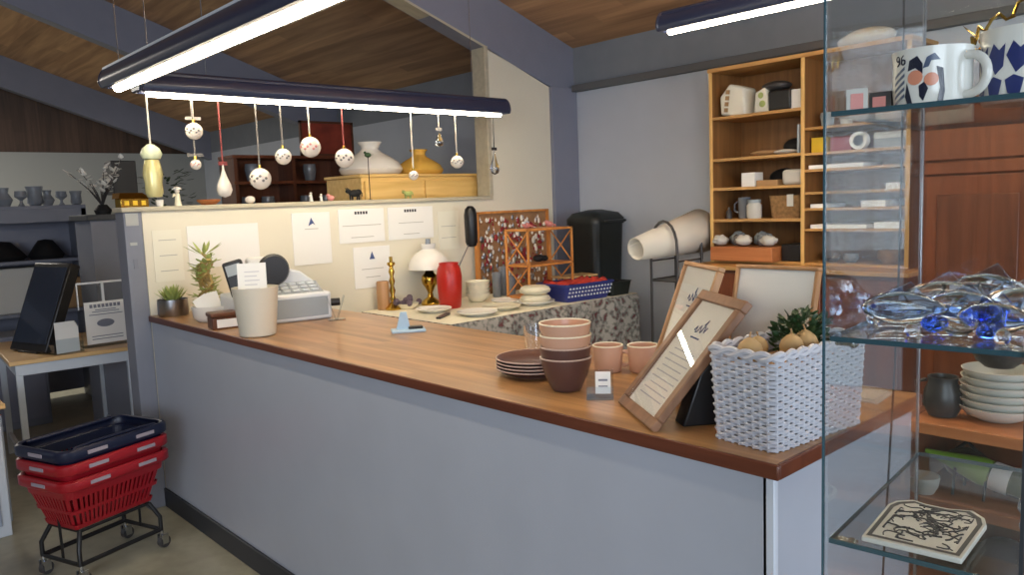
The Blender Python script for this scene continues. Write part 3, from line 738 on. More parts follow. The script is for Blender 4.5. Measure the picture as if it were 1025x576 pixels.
MB().box(.0, .06, -.02, .02, .012, .022).build('pad', M['black'], t, bevel=.003)

# ------------------------------------------------------------------ work table with patterned cloth and its contents
t = T('work_table', 'long wooden work table under the patterned cloth', 'table', (1.28, 2.62, 0))
MB().box(0, 1.55, 0, .88, .86, .893).build('table_top', M['tabletop'], t, bevel=.003)
for x in (.05, 1.45):
    for y in (.05, .78): MB().box(x, x+.05, y, y+.05, 0, .86).build('leg', M['darkwood'], t, bevel=.003)
# cloth: top plus rippling front and side drop
def cloth_mat():
    m = bpy.data.materials.new('patterned_cloth'); m.use_nodes = True; nt = m.node_tree; L = nt.links.new
    b = nt.nodes['Principled BSDF']; b.inputs['Roughness'].default_value = .9
    tc = nt.nodes.new('ShaderNodeTexCoord')
    v = nt.nodes.new('ShaderNodeTexVoronoi'); v.inputs['Scale'].default_value = 22; L(tc.outputs['Object'], v.inputs['Vector'])
    n = nt.nodes.new('ShaderNodeTexNoise'); n.inputs['Scale'].default_value = 34; n.inputs['Detail'].default_value = 3; L(tc.outputs['Object'], n.inputs['Vector'])
    r = nt.nodes.new('ShaderNodeValToRGB'); e = r.color_ramp.elements
    e[0].position = .38; e[0].color = (*s2l((104, 58, 60)), 1); e[1].position = .60; e[1].color = (*s2l((168, 164, 156)), 1)
    x = e.new(.47); x.color = (*s2l((112, 116, 110)), 1)
    mx = nt.nodes.new('ShaderNodeMath'); mx.operation = 'ADD'
    m2 = nt.nodes.new('ShaderNodeMath'); m2.operation = 'MULTIPLY'; m2.inputs[1].default_value = .25; L(v.outputs['Distance'], m2.inputs[0])
    m3 = nt.nodes.new('ShaderNodeMath'); m3.operation = 'MULTIPLY'; m3.inputs[1].default_value = .8; L(n.outputs['Fac'], m3.inputs[0])
    L(m2.outputs[0], mx.inputs[0]); L(m3.outputs[0], mx.inputs[1]); L(mx.outputs[0], r.inputs['Fac'])
    L(r.outputs['Color'], b.inputs['Base Color'])
    return m
m = MB(); N = 120
x0, x1, yf, yb, zt = 1.25, 2.86, 2.595, 3.50, .897
path = [(x0, yb)]+[(x0, yb-(yb-yf)*k/40) for k in range(1, 41)]+[(x0+(x1-x0)*k/80, yf) for k in range(1, 81)]+[(x1, yf+(yb-yf)*k/40) for k in range(1, 41)]
rows = []
for j, z in enumerate((zt, zt-.03, zt-.12, zt-.3, zt-.5)):
    row = []
    for i, (x, y) in enumerate(path):
        amp = .016*min(1, j*.5); a = math.sin(i*.55)*amp+math.sin(i*.23+1)*amp*.6
        ox, oy = (-1, 0) if i <= 40 else ((0, -1) if i <= 120 else (1, 0))
        off = a+.012*min(j, 1)+.004*j
        row.append(m.bm.verts.new((x+ox*off, y+oy*off, z-(.008*math.sin(i*.3) if j == 4 else 0))))
    rows.append(row)
for A, B in zip(rows, rows[1:]):
    for i in range(len(path)-1): m.bm.faces.new((A[i], A[i+1], B[i+1], B[i]))
tc_ = m.build('table_cloth', cloth_mat(), smooth=True); tag(tc_, 'grey cloth with dark red floral pattern over the work table', 'tablecloth')
MB().box(x0, x1, yf, yb, .8935, .8975).build('white_runner', mat('runner', (232, 226, 204), .9, noise=.05, nscale=30), tc_)['label'] = 'cream top of the cloth'
TT = .899
# brass candlestick
t = T('candlestick', 'twisted brass candlestick on the left of the work table', 'candlestick', (1.42, 3.40, TT))
MB().lathe([(0, 0), (.05, 0), (.052, .01), (.03, .03), (.012, .05), (.02, .07), (.011, .09), (.02, .12), (.011, .15), (.02, .18), (.011, .21), (.02, .24), (.011, .27), (.026, .285), (.024, .30), (0, .30)], 18).build('stem', M['brass'], t, smooth=True)
MB().cyl((0, 0, .30), (0, 0, .335), .011, n=12).build('candle_stub', M['brass'], t)
tag(MB().lathe(cup_prof([(.038, 0), (.04, .01), (.040, .17), (.036, .18)], .004), 20).build('wooden_beaker', M['framel'], loc=(1.385, 3.455, TT), smooth=True), 'small brown wooden beaker beside the brass candlestick', 'beaker')
# oil lamp
t = T('oil_lamp', 'brass oil lamp with white glass dome shade', 'oil lamp', (1.70, 3.38, TT))
MB().lathe([(0, 0), (.062, 0), (.066, .012), (.05, .03), (.022, .05), (.016, .08), (.03, .11), (.05, .14), (.055, .165), (.05, .19), (.028, .21), (.024, .25), (.03, .27), (0, .27)], 24).build('brass_base', M['brass'], t, smooth=True)
MB().lathe([(.136, .235), (.133, .262), (.118, .30), (.088, .335), (.055, .355), (.042, .365), (.046, .385), (.050, .398), (.047, .398), (.04, .385), (.038, .367), (.05, .352), (.084, .33), (.114, .296), (.128, .262), (.131, .235), (.136, .235)], 36).build('glass_shade', M['shade'], t, smooth=True)
MB().lathe([(.018, .27), (.026, .31), (.02, .36), (.016, .43), (.014, .43), (.018, .36), (.024, .31), (.016, .27)], 18).build('chimney', M['farglass'], t, smooth=True)
MB().tube([(.07*math.cos(a*.3), .07*math.sin(a*.3), .252) for a in range(21)], .003, 6, closed=True).build('shade_ring', M['brass'], t)
tag(MB().lathe(cup_prof([(.06, 0), (.068, .01), (.077, .12), (.08, .20), (.072, .25), (.06, .272), (.062, .285)], .006), 36).build('red_vase', M['red'], loc=(1.675, 3.14, TT), smooth=True), 'tall matt red vase in front of the oil lamp', 'vase')
# dried flowers near lamp
t = T('flower_bunch', 'small purple and brown dried flower bunch by the red vase', 'flowers', (1.50, 3.36, TT))
m = MB(); rr = random.Random(9)
for k in range(26):
    a = rr.random()*2*PI; R = rr.random()*.09; m.ball((R*math.cos(a), R*math.sin(a)*.7, .03+rr.random()*.04), .02, u=8, v=6)
m.build('blooms', mat('dried_purple', (96, 82, 92), .9, noise=.3, nscale=60), t)
MB().lathe(cup_prof([(.05, 0), (.075, .035)], .004), 18).build('dish', M['creamc'], t, smooth=True)
# crockery
def plate(x, y, z, r, m, label, group, name='plate'):
    t = tag(MB().lathe([(0, .003), (r*.55, .003), (r*.58, 0), (r*.6, .004), (r*.85, .012), (r, .022), (r*.99, .026), (r*.84, .017), (r*.58, .009), (0, .009)], 36).build(name, m, loc=(x, y, z), smooth=True), label, 'plate', group); return t
def bowl(x, y, z, r, h, m, label, group, cat='bowl', rim=None, t_=.005):
    t = T(cat.replace(' ', '_'), label, cat, (x, y, z), 0, group)
    MB().lathe(cup_prof([(r*.5, 0), (r*.55, .004), (r*.8, h*.35), (r*.95, h*.8), (r, h)], t_), 36).build('body', m, t, smooth=True)
    if rim: MB().tube([((r-t_/2)*math.cos(2*PI*k/40), (r-t_/2)*math.sin(2*PI*k/40), h) for k in range(40)], t_*.62, 6, closed=True).build('rim', rim, t, smooth=True)
    return t
for k in range(4):
    bowl(1.97, 3.22, TT+.026*k, .082, .06, M['creamc'], ('cream bowl at the bottom of the stack by the red vase', 'second cream bowl from the bottom, by the red vase', 'third cream bowl from the bottom, by the red vase', 'topmost cream bowl in the stack by the red vase')[k], 'cream bowls stacked by the red vase')
plate(1.50, 3.08, TT, .11, M['white'], 'large white plate left of the red vase', 'white plates spread on the work table')
plate(1.56, 2.74, TT, .12, M['white'], 'white plate nearest the front of the table cloth', 'white plates spread on the work table')
plate(1.80, 2.80, TT, .12, M['creamc'], 'cream plate beside the domed bowls', 'white plates spread on the work table')
plate(2.02, 2.98, TT, .11, M['white'], 'white plate behind the domed bowls', 'white plates spread on the work table')
tag(MB().box(-.09, .09, -.015, .015, 0, .012).build('dark_knife', M['dgrey'], loc=(1.40, 2.86, TT), rz=.6, bevel=.003), 'dark flat utensil beside the white plate', 'utensil')
plate(2.07, 2.78, TT, .125, M['white'], 'saucer beneath the domed bowls', 'white plates spread on the work table')
for k in range(2):
    t = T('domed_bowl', ('lower pale yellow lidded dish', 'upper pale yellow lidded dish stacked on its twin')[k], 'dish', (2.07, 2.78, TT+.012+.055*k), 0, 'two stacked pale yellow dishes')
    MB().lathe([(0, 0), (.07, 0), (.095, .012), (.1, .028), (.092, .034), (0, .034)], 32).build('dish', M['creamc'], t, smooth=True)
    MB().lathe([(.092, .034), (.09, .042), (.07, .052), (.04, .0549), (0, .0549)], 32).build('lid', M['creamc'], t, smooth=True)
# blue plastic tray with red cloth
t = T('blue_tray', 'blue perforated plastic tray on the cloth front', 'tray', (2.42, 2.76, TT), math.radians(-5))
q = MB(); band(q, [(.035, 0), (.03, .01), (.0, .10), (-.008, .105), (-.008, .112), (.004, .112)], .42, .30, .03, True)
q.build('tray_body', M['bluep'], t, solid=.004)
q = MB()
for k in range(14):
    for z in (.03, .055, .08): q.box(-.18+k*.0275, -.166+k*.0275, -.152+.0333*(1-z/.1)-.004, -.148+.0333*(1-z/.1)-.004, z, z+.012)
q.build('holes', M['whitep'], t)
m = MB(); rr = random.Random(6)
g = [[m.bm.verts.new((-.18+.36*i/16, -.125+.25*j/10, .09+rr.uniform(0, .03)+.015*math.sin(i*.9))) for j in range(11)] for i in range(17)]
for i in range(16):
    for j in range(10): m.bm.faces.new((g[i][j], g[i+1][j], g[i+1][j+1], g[i][j+1]))
rc = m.build('red_textiles', M['redcloth'], loc=(2.42, 2.76, TT-.004), rz=math.radians(-5), smooth=True, solid=.01); tag(rc, 'crumpled red textiles lying in the blue tray', 'textiles')
t = T('dark_crate', 'dark green low crate right of the blue tray', 'crate', (2.72, 2.69, TT))
q = MB(); band(q, [(.015, 0), (.0, .085), (-.006, .09), (.006, .09)], .20, .16, .02, True); q.build('crate_body', M['brownbag'], t, solid=.005)
m = MB()
for k in range(8): m.ball((-.06+.02*k, .02*math.sin(k*2), .07), .025, u=8, v=6)
m.build('contents', M['blackm'], t)
tag(MB().box(-.17, .12, -.10, .06, 0, .012).build('pale_board', M['tabletop'], loc=(2.66, 2.98, TT+.115), rz=-.1), 'pale wooden board lying behind the blue tray', 'board')
tag(MB().box(-.13, .07, -.06, .03, 0, .115).build('small_carton', M['brownbag'], loc=(2.68, 2.98, TT)), 'dark carton carrying the pale wooden board', 'carton')
# bamboo rack
t = T('bamboo_rack', 'two-tier bamboo rack with X-braced sides on the work table', 'rack', (2.10, 2.86, TT))
W, D, H = .42, .22, .47
for x in (0, W-.014):
    for y in (0, D-.014): MB().box(x, x+.014, y, y+.014, 0, H).build('post', M['bamboo'], t, bevel=.002)
for z in (.02, .225, H-.015): MB().box(.0, W, .0, D, z, z+.014).build('shelf', M['bamboo'], t, bevel=.002)
for x in (.007, W-.007):
    q = MB()
    for za, zb in ((.04, .225), (.24, H-.02)):
        q.cyl((x, .01, za), (x, D-.01, zb), .005, n=6).cyl((x, D-.01, za), (x, .01, zb), .005, n=6)
    q.build('cross_brace', M['bamboo'], t)
def doll(x, y, z, label, mb, mh, lying=0):
    t = T('small_doll', label, 'doll', (x, y, z), .3, 'little dolls on the bamboo rack')
    q = MB().ball((0, 0, .022), .022, (1.5, 1, .9)).ball((-.03, 0, .03), .015).tube([(.02, -.01, .02), (.05, -.02, .012)], .006, 6).tube([(.02, .01, .02), (.05, .02, .012)], .006, 6); q.build('body', mb, t, smooth=True)
    MB().ball((-.036, 0, .04), .014, (1, 1, .7)).build('cap', mh, t, smooth=True)
doll(2.17, 2.94, TT+H, 'pink doll at the left of the rack top', M['pink'], M['whitep'])
doll(2.24, 2.98, TT+H, 'dark red doll in the middle of the rack top', M['redbox'], M['whitep'])
doll(2.36, 2.92, TT+H, 'pale pink doll at the right of the rack top', M['pink'], M['pink'])
tag(MB().ball((0, 0, .03), .03, (1.6, 1, .8)).ball((.06, .01, .025), .025, (1.3, 1, .8)).build('dark_pouch', M['blackm'], loc=(2.29, 2.96, TT+.24), smooth=True), 'black pouch on the middle shelf of the bamboo rack', 'pouch')
# jewellery board
t = T('jewellery_board', 'wood-framed board covered with hanging jewellery and ornaments', 'board', (2.20, 3.44, TT))
MB().box(0, .68, .03, .05, 0, .57).build('backing', mat('board_backing', (158, 116, 78), .8, noise=.2, nscale=20), t)
MB().box(-.015, 0, .01, .055, 0, .585).box(.68, .695, .01, .055, 0, .585).box(-.015, .695, .01, .055, .57, .585).build('frame', M['bamboo'], t, bevel=.002)
m = MB(); m2 = MB(); m3 = MB(); rr = random.Random(8)
for k in range(330):
    x, z = rr.uniform(.02, .66), rr.uniform(.05, .54); q = (m, m2, m3)[k % 3]
    q.cyl((x, .022, z), (x, .022, z+.02), .0015, n=5); q.ball((x, .02, z), rr.uniform(.006, .015), (1, .5, rr.uniform(.8, 1.8)), u=8, v=6)
for q, mm_, nm in ((m, M['porc'], 'white_trinkets'), (m2, M['steel'], 'silver_trinkets'), (m3, M['redbox'], 'red_trinkets')):
    o = q.build(nm, mm_, t, smooth=True); o['kind'] = 'stuff'
# tall glasses before the board
for k, (x, y, h) in enumerate(((2.21, 3.30, .17), (2.31, 3.34, .2), (2.27, 3.22, .14))):
    tag(MB().lathe(cup_prof([(.028, 0), (.03, .005), (.033, h)], .003), 20).build('tall_glass', M['farglass'], loc=(x, y, TT), smooth=True), ('left tall glass below the jewellery board', 'tallest glass below the jewellery board', 'short glass in front of the jewellery board')[k], 'glass', 'glasses below the jewellery board')
# black desk lamp
t = T('desk_lamp', 'black elongated lamp head on a thin metal arm before the half wall', 'desk lamp', (1.80, 3.28, TT))
MB().lathe([(0, 0), (.06, 0), (.058, .012), (.01, .02), (0, .02)], 20).build('base', M['black'], t, smooth=True)
MB().tube([(0, 0, .02), (.06, .02, .2), (.22, .06, .39)], .0045, 8).build('arm', M['wire'], t, smooth=True)
MB().lathe([(0, -.135), (.03, -.13), (.042, -.10), (.044, .08), (.036, .12), (.018, .14), (0, .142)], 20, c=(.235, .06, .49)).build('head', M['black'], t, smooth=True)

# tall black bin
t = T('waste_bin', 'tall black plastic bin with lid against the back wall', 'bin', (3.08, 3.15, 0))
q = MB(); band(q, [(.05, 0), (.0, 1.38)], .33, .30, .06, True); q.build('bin_body', M['bin'], t, solid=.006)
q = MB(); band(q, [(-.012, 1.36), (-.012, 1.40), (.02, 1.44), (.12, 1.465)], .33, .30, .06); q.bm.faces.new([v for v in q.bm.verts][-20:]); q.build('lid', M['bin'], t, smooth=True)
MB().tube([(-.12, -.155, 1.38), (-.12, -.185, 1.38), (.12, -.185, 1.38), (.12, -.155, 1.38)], .01, 8).build('handle', M['bin'], t, smooth=True)

# gift paper roll on wire stand
t = T('wire_stand', 'dark wire stand with arched hoops for the paper roll', 'stand', (2.76, 2.22, 0))
for x in (-.10, .16):
    pts = [(x, -.10, 0), (x, -.10, 1.20)]+[(x, -.10*math.cos(PI*k/10), 1.22+.17*math.sin(PI*k/10)) for k in range(1, 10)]+[(x, .10, 1.20), (x, .10, 0)]
    MB().tube(pts, .009, 8).build('hoop', M['dgrey'], t, smooth=True)
for y in (-.10, .10):
    for z in (.15, 1.02, 1.14): MB().cyl((-.10, y, z), (.16, y, z), .006, n=8).build('cross_rod', M['dgrey'], t)
MB().box(-.10, .16, -.1, .1, 1.01, 1.018).build('tray', M['dgrey'], t)
q = MB()
N = 40; r0, r1 = .072, .15
A, B = [], []
for k in range(N+1):
    a = -PI*.15+2.25*PI*k/N; g = 1-.10*k/N
    A.append(q.bm.verts.new((-.33, r0*g*math.cos(a), r0*g*math.sin(a)))); B.append(q.bm.verts.new((.26, r1*g*math.cos(a), r1*g*math.sin(a))))
for k in range(N): q.bm.faces.new((A[k], A[k+1], B[k+1], B[k]))
pr_ = q.build('paper_roll', mat('roll_paper', (224, 218, 204), .7), loc=(2.80, 2.25, 1.272), rot=(0, math.radians(-8), math.radians(-8)), smooth=True, solid=.003)
tag(pr_, 'large loosely rolled white paper held in the wire stand', 'paper roll')

# ------------------------------------------------------------------ things on the near counter
for k in range(4):
    t = plate(.262, .925, TOP+.010*k, .115, M['brown'], ('brown saucer at the very bottom of the saucer stack', 'second brown saucer from the bottom', 'third brown saucer from the bottom', 'topmost brown saucer of the stack')[k], 'brown saucers stacked behind the bowls', 'saucer')
    t['category'] = 'saucer'
    MB().tube([(.1145*math.cos(2*PI*j/40), .1145*math.sin(2*PI*j/40), .0245) for j in range(40)], .0022, 6, closed=True).build('rim', M['brown_rim'], t, smooth=True)
BX, BY = .180, .715
bz = 0
for k, (mt, dz, lab) in enumerate(((M['brown'], 0, 'dark brown bowl at the bottom of the bowl stack'), (M['brown'], .030, 'second dark brown bowl, under the peach ones'), (M['peach'], .062, 'lower peach bowl of the stack'), (M['peach'], .094, 'topmost peach bowl of the stack'))):
    t = T('bowl', lab, 'bowl', (BX, BY, TOP+dz), 0, 'stacked peach and brown bowls')
    MB().lathe(cup_prof([(.037, 0), (.041, .004), (.060, .045), (.069, .076), (.071, .092)], .004), 40).build('body', mt, t, smooth=True)
    MB().tube([(.069*math.cos(2*PI*j/44), .069*math.sin(2*PI*j/44), .092) for j in range(44)], .0028, 6, closed=True).build('rim', M['brown_rim'] if k < 2 else M['creamc'], t, smooth=True)
def mug(x, y, rz, label, m):
    t = T('mug', label, 'mug', (x, y, TOP), rz, 'peach mugs behind the bowls')
    MB().lathe(cup_prof([(.036, 0), (.040, .004), (.044, .04), (.046, .08)], .004), 36).build('body', m, t, smooth=True)
    MB().tube([(.043+.028*math.sin(PI*k/10), 0, .04-.022*math.cos(PI*k/10)) for k in range(11)], .005, 8).build('handle', m, t, smooth=True)
    MB().tube([(.044*math.cos(2*PI*j/40), .044*math.sin(2*PI*j/40), .08) for j in range(40)], .0025, 6, closed=True).build('rim', M['creamc'], t, smooth=True)
mug(.425, .775, math.radians(-60), 'peach mug with its handle turned right, behind the bowls', M['peach'])
mug(.485, .69, math.radians(125), 'peach mug with its handle turned left, behind the frame', M['peach'])
tag(MB().lathe(cup_prof([(.03, 0), (.033, .01), (.04, .11)], .003), 28).build('glass_tumbler', M['glass'], loc=(.44, 1.10, TOP), smooth=True), 'clear glass tumbler standing behind the bowl stack', 'glass')
t = T('ribbon_bundle', 'small red ribbon bundle behind the peach bowls', 'ribbon', (.46, .93, TOP))
MB().tube([(0, 0, 0), (.012, 0, .05), (-.004, .01, .09), (.01, 0, .13)], .008, 8).tube([(0, 0, .05), (.03, .01, .08), (.02, 0, .03)], .004, 6).build('ribbon', M['redbox'], t, smooth=True)
t = T('price_stand', 'clear acrylic price holder with small white card', 'price holder', (.17, .585, TOP), math.radians(-50))
MB().box(-.035, .035, -.03, .03, 0, .003).box(-.035, .035, -.032, -.029, 0, .035).build('base', M['clearp'], t)
q = MB().box(-.035, .035, -.0015, .0015, 0, .075); q.xf(Matrix.Translation((0, -.01, 0)) @ Matrix.Rotation(-.35, 4, 'X')); q.build('back_plate', M['clearp'], t)
q = MB().box(-.012, .028, -.003, -.002, .012, .07); q.xf(Matrix.Translation((0, -.01, 0)) @ Matrix.Rotation(-.35, 4, 'X')); cd = q.build('card', M['paper'], t)
q = MB().box(-.004, .02, -.0038, -.003, .045, .05).box(-.004, .02, -.0038, -.003, .03, .033); q.xf(Matrix.Translation((0, -.01, 0)) @ Matrix.Rotation(-.35, 4, 'X')); q.build('printed_lines', M['ink'], cd)

# leaning frames: local x along the foot, z up the slope
EA = math.atan2(-.83, -.56)            # foot direction (far corner -> near corner)
def frame(name, label, base, w, h, lean, fw, m, glass=True, lines=True, sheet=None, group='leaning certificates on the counter', emblem=True, ang=None):
    t = T(name, label, 'picture frame', base, EA if ang is None else ang, group)
    R = Matrix.Rotation(-lean, 4, 'X')
    q = MB().box(0, w, -.010, .010, 0, fw).box(0, w, -.010, .010, h-fw, h).box(0, fw, -.010, .010, fw, h-fw).box(w-fw, w, -.010, .010, fw, h-fw); q.xf(R); q.build('moulding', m, t, bevel=.003)
    q = MB().box(fw*.5, w-fw*.5, .002, .008, fw*.5, h-fw*.5); q.xf(R); q.build('backboard', M['kraft'], t)
    q = MB().box(fw, w-fw, -.001, .001, fw, h-fw); q.xf(R); sh = q.build('sheet', sheet or M['paper'], t)
    iw, ih = w-2*fw, h-2*fw
    if lines:
        q = MB()
        for k in range(9):
            z = fw+ih*(.10+.055*k); ww = iw*(.36-.06*(k % 3 == 2)); q.box(w/2-ww, w/2+ww, -.0018, -.001, z, z+.003)
        q.xf(R); q.build('printed_lines', mat('ink_pale', (176, 180, 190), .8), sh)
    if emblem:
        q = MB(); z = fw+ih*.74
        q.tube([(w/2-.03+.006*k, -.0016, z+.012*math.sin(k*1.9)+.0015*k) for k in range(11)], .0012, 6).tube([(w/2+.01, -.0016, z+.0), (w/2+.013, -.0016, z+.035), (w/2+.006, -.0016, z+.02)], .0012, 6).box(w/2-.025, w/2+.025, -.0018, -.001, z-.02, z-.016)
        q.xf(R); q.build('emblem', M['inkblue'], sh)
    if glass:
        q = MB().box(fw, w-fw, -.005, -.0035, fw, h-fw); q.xf(R); q.build('glass', M['fpane'], t)
    return t
LEAN = math.atan2(.23, .275)
f1 = frame('certificate_frame', 'brown wooden frame with glazed letter leaning back at the counter edge', (.155, .505, TOP), .255, .358, LEAN, .027, M['framew'])
q = MB(); q.prism([(.185, .075, 0), (.185, .165, 0), (.185, .150, .150), (.185, .118, .120)], (.055, 0, 0)); q.build('easel_back', M['black'], f1, bevel=.004)
f2 = frame('certificate_frame', 'light wooden frame with white sheet, behind the brown frame', (.375, .588, TOP), .235, .357, math.radians(20), .012, M['framel'], glass=True, lines=False)
f3 = frame('certificate_frame', 'upright pale frame with nearly blank white sheet behind the wicker basket', (.375, .355, TOP), .225, .345, math.radians(15), .010, M['framel'], glass=True, lines=False, emblem=False, ang=-PI/2)
for f_ in (f2, f3):
    q = MB().box(.09, .13, .0, .012, 0.0, .20); q.xf(Matrix.Translation((0, .16, 0)) @ Matrix.Rotation(math.radians(24), 4, 'X')); q.build('easel_back', M['kraft'], f_, bevel=.002)

# white wicker basket
t = T('wicker_basket', 'white wicker basket with squash and greenery at the counter corner', 'basket', (.212, .078, TOP), math.radians(-6))
BW, BD, BH = .315, .150, .195
rows_ = 21
def per(w, d, r, n):
    base = rrect(w, d, r, 6); L = [0]
    for a, b in zip(base, base[1:]+base[:1]): L.append(L[-1]+math.dist(a, b))
    out = []
    for k in range(n):
        s = L[-1]*k/n; i = max(j for j in range(len(base)) if L[j] <= s); a, b = base[i], base[(i+1) % len(base)]
        f = (s-L[i])/max(1e-9, L[i+1]-L[i]); out.append((a[0]+(b[0]-a[0])*f, a[1]+(b[1]-a[1])*f))
    return out
NS = 52
m = MB()
for j in range(rows_):
    z = .005+j*(BH-.012)/rows_; k_ = 1+.07*z/BH
    P0 = per(BW*k_, BD*k_, .016, NS*4); pts = []
    for i, (x, y) in enumerate(P0):
        r_ = .0028*math.sin(2*PI*i/8+(PI if j % 2 else 0)); n_ = Vector((x, y)); n2 = Vector((x/(BW/2), y/(BD/2)))
        n2 = Vector((round(n2.x) if abs(n2.x) > .97 else 0, round(n2.y) if abs(n2.y) > .97 else 0)); n2 = n2.normalized() if n2.length > 0 else n_.normalized()
        pts.append((x+n2.x*r_, y+n2.y*r_, z))
    m.tube(pts, .0037, 5, closed=True)
m.build('woven_sides', M['wicker'], t, smooth=True)
m = MB(); lo = per(BW, BD, .016, NS); hi = per(BW*1.07, BD*1.07, .016, NS)
for a, b in zip(lo, hi): m.cyl((a[0], a[1], 0), (b[0], b[1], BH), .0032, n=6)
m.build('stakes', M['wicker'], t)
m = MB()
for ph in (0, PI): 
    P0 = per(BW*1.075, BD*1.075, .018, 160)
    m.tube([(x*(1+.012*math.cos(i*.5+ph)), y*(1+.02*math.cos(i*.5+ph)), BH+.006*math.sin(i*.5+ph)) for i, (x, y) in enumerate(P0)], .0065, 6, closed=True)
m.build('braided_rim', M['wicker'], t, smooth=True)
MB().box(-BW/2+.004, BW/2-.004, -BD/2+.004, BD/2-.004, .002, .008).build('base', M['wicker'], t)
liner = MB(); band(liner, [(.012, .008), (.004, BH-.03)], BW, BD, .012); 
liner.build('inner_lining', mat('basket_inner', (150, 146, 140), .8), t)
fill = tag(MB().box(-.145, .145, -.062, .062, 0, .16).build('crumpled_filling', M['kraft'], loc=(.212, .078, TOP+.009), rz=math.radians(-6), bevel=.02), 'brown packing filling inside the wicker basket', 'filling')
for k, (x, y, r, z, lab) in enumerate(((-.125, .02, .027, 0, 'tan onion at the left inside the wicker basket'), (-.03, -.022, .026, 0, 'tan onion at the middle front of the wicker basket'), (.012, -.03, .028, 0, 'tan onion under the leaves in the wicker basket'), (-.05, .045, .022, 0, 'small tan onion at the back of the wicker basket'))):
    t2 = T('onion', lab, 'onion', (.212+x, .078+y, TOP+.168), k, 'onions in the wicker basket')
    MB().lathe([(0, 0), (r*.6, .004), (r*.95, r*.55), (r, r*1.0), (r*.8, r*1.5), (r*.4, r*1.85), (r*.1, r*2.0), (0, r*2.02)], 20).build('bulb', M['tan'], t2, smooth=True)
    MB().tube([(0, 0, r*2), (.004, 0, r*2.4)], .002, 5).build('stalk', M['kraft'], t2)
t2 = T('leafy_herb', 'bunch of dark curly green leaves in the wicker basket', 'herb', (.27, .085, TOP+.168))
m = MB(); rr = random.Random(21)
for k in range(260):
    a = rr.random()*2*PI; R = .06*math.sqrt(rr.random()); z = rr.uniform(.01, .09)*(1-R*5); p = Vector((R*1.3*math.cos(a), R*.8*math.sin(a), max(z, .004)))
    m.leafcard(p, p+Vector((math.cos(a)*.018, math.sin(a)*.018, rr.uniform(-.004, .02))), .008, (rr.uniform(-1, 1), rr.uniform(-1, 1), 1))
m.build('leaves', M['leaf'], t2)
m = MB()
for k in range(9): m.tube([(0, 0, 0), (.03*math.cos(k*.7), .02*math.sin(k*.7), .04)], .002, 5)
m.build('stalks', M['leafl'], t2)
tag(MB().box(-.07, .06, -.05, .10, 0, .004).box(-.055, .05, -.04, .08, .004, .008).build('folded_cloth', mat('lace', (176, 172, 164), .9, noise=.25, nscale=120), loc=(.60, .08, TOP), rz=.1, bevel=.001), 'folded pale textured cloth at the counter end', 'cloth')

# ------------------------------------------------------------------ back shelf unit on low cupboard
SX, SD = 2.95, .345
t = T('low_cupboard', 'brown low cupboard with light worktop under the birch shelves', 'cupboard', (0, 0, 0))
MB().box(2.80, 3.295, .84, 2.10, .08, 1.09).build('body', M['redwood'], t, bevel=.003)
MB().box(2.83, 3.29, .86, 2.08, 0, .08).build('plinth', M['plinth'], t)
MB().box(2.76, 3.295, .80, 2.12, 1.09, 1.115).build('worktop', M['birch_h'], t, bevel=.003)
for k in range(3):
    y = .86+.41*k; d = MB().box(2.785, 2.80, y, y+.395, .1, 1.07).build('door', M['redwood2'], t, bevel=.003)
    MB().cyl((2.775, y+.34, .85), (2.785, y+.34, .85), .012, n=12).build('handle', M['brass'], d)
t = T('birch_shelving', 'tall birch shelving unit with two columns of shelves', 'shelving', (0, 0, 0))
y0, y1, yd, z0, z1 = .87, 2.07, 1.455, 1.117, 2.29
for y in (y0, y1-.022, yd-.011): MB().box(SX, 3.295, y, y+.022, z0, z1).build('side_panel', M['birch'], t, bevel=.0015)
for y in (y0, y1-.022, yd-.011): MB().box(SX-.004, SX, y, y+.022, z0, z1).build('edge_band', M['birch_e'], t)
MB().box(SX-.012, 3.295, y0-.005, y1+.005, z1, z1+.024).build('top_board', M['birch_h'], t, bevel=.0015)
MB().box(3.283, 3.295, y0, y1, z0, z1).build('back_panel', M['birch'], t)
for z in (2.0, 1.745, 1.565, 1.370, z0):
    MB().box(SX, 3.283, yd+.011, y1-.022, z, z+.018).build('shelf', M['birch_h'], t, bevel=.0015)
for z in (1.885, 1.742, 1.65, 1.522, 1.43, 1.313, z0):
    MB().box(SX, 3.283, y0+.022, yd-.011, z, z+.015).build('shelf', M['birch_h'], t, bevel=.0015)
def onshelf(name, label, cat, m, mt, y, z, x=3.05, rz=0, group='items on the birch shelves', bevel=0, smooth=False):
    return tag(m.build(name, mt, loc=(x, y, z), rz=rz, bevel=bevel, smooth=smooth), label, cat, group)
# upper left: plastic bags/packs
t = T('paper_bag', 'white patterned paper bag tipping over on the top shelf', 'bag', (3.06, 1.93, 2.019), 0, 'items on the birch shelves')
q = MB(); q.prism([(-.08, -.09, .0), (-.08, .08, 0), (-.08, .10, .11), (-.08, .04, .19), (-.08, -.06, .17)], (.15, 0, 0)); q.xf(Matrix.Rotation(.12, 4, 'X')); q.build('bag_body', M['paper_warm'], t, bevel=.012)
q = MB()
for k in range(4): q.box(-.086, -.081, .03, .055, .02+.036*k, .045+.036*k)
q.xf(Matrix.Rotation(.12, 4, 'X')); q.build('printed_marks', M['kraft'], t)
t = T('paper_bag', 'white and green pack next to the black box on the top shelf', 'bag', (3.05, 1.73, 2.019), 0, 'items on the birch shelves')
q = MB(); q.prism([(-.06, -.05, 0), (-.06, .06, 0), (-.06, .05, .12), (-.06, -.02, .15)], (.12, 0, 0)); q.build('bag_body', M['paper_warm'], t, bevel=.01)
MB().ball((-.062, 0, .05), .02, (.1, 1, 1.)).ball((-.062, .01, .1), .018, (.1, 1, 1)).build('printed_marks', M['leafl'], t)
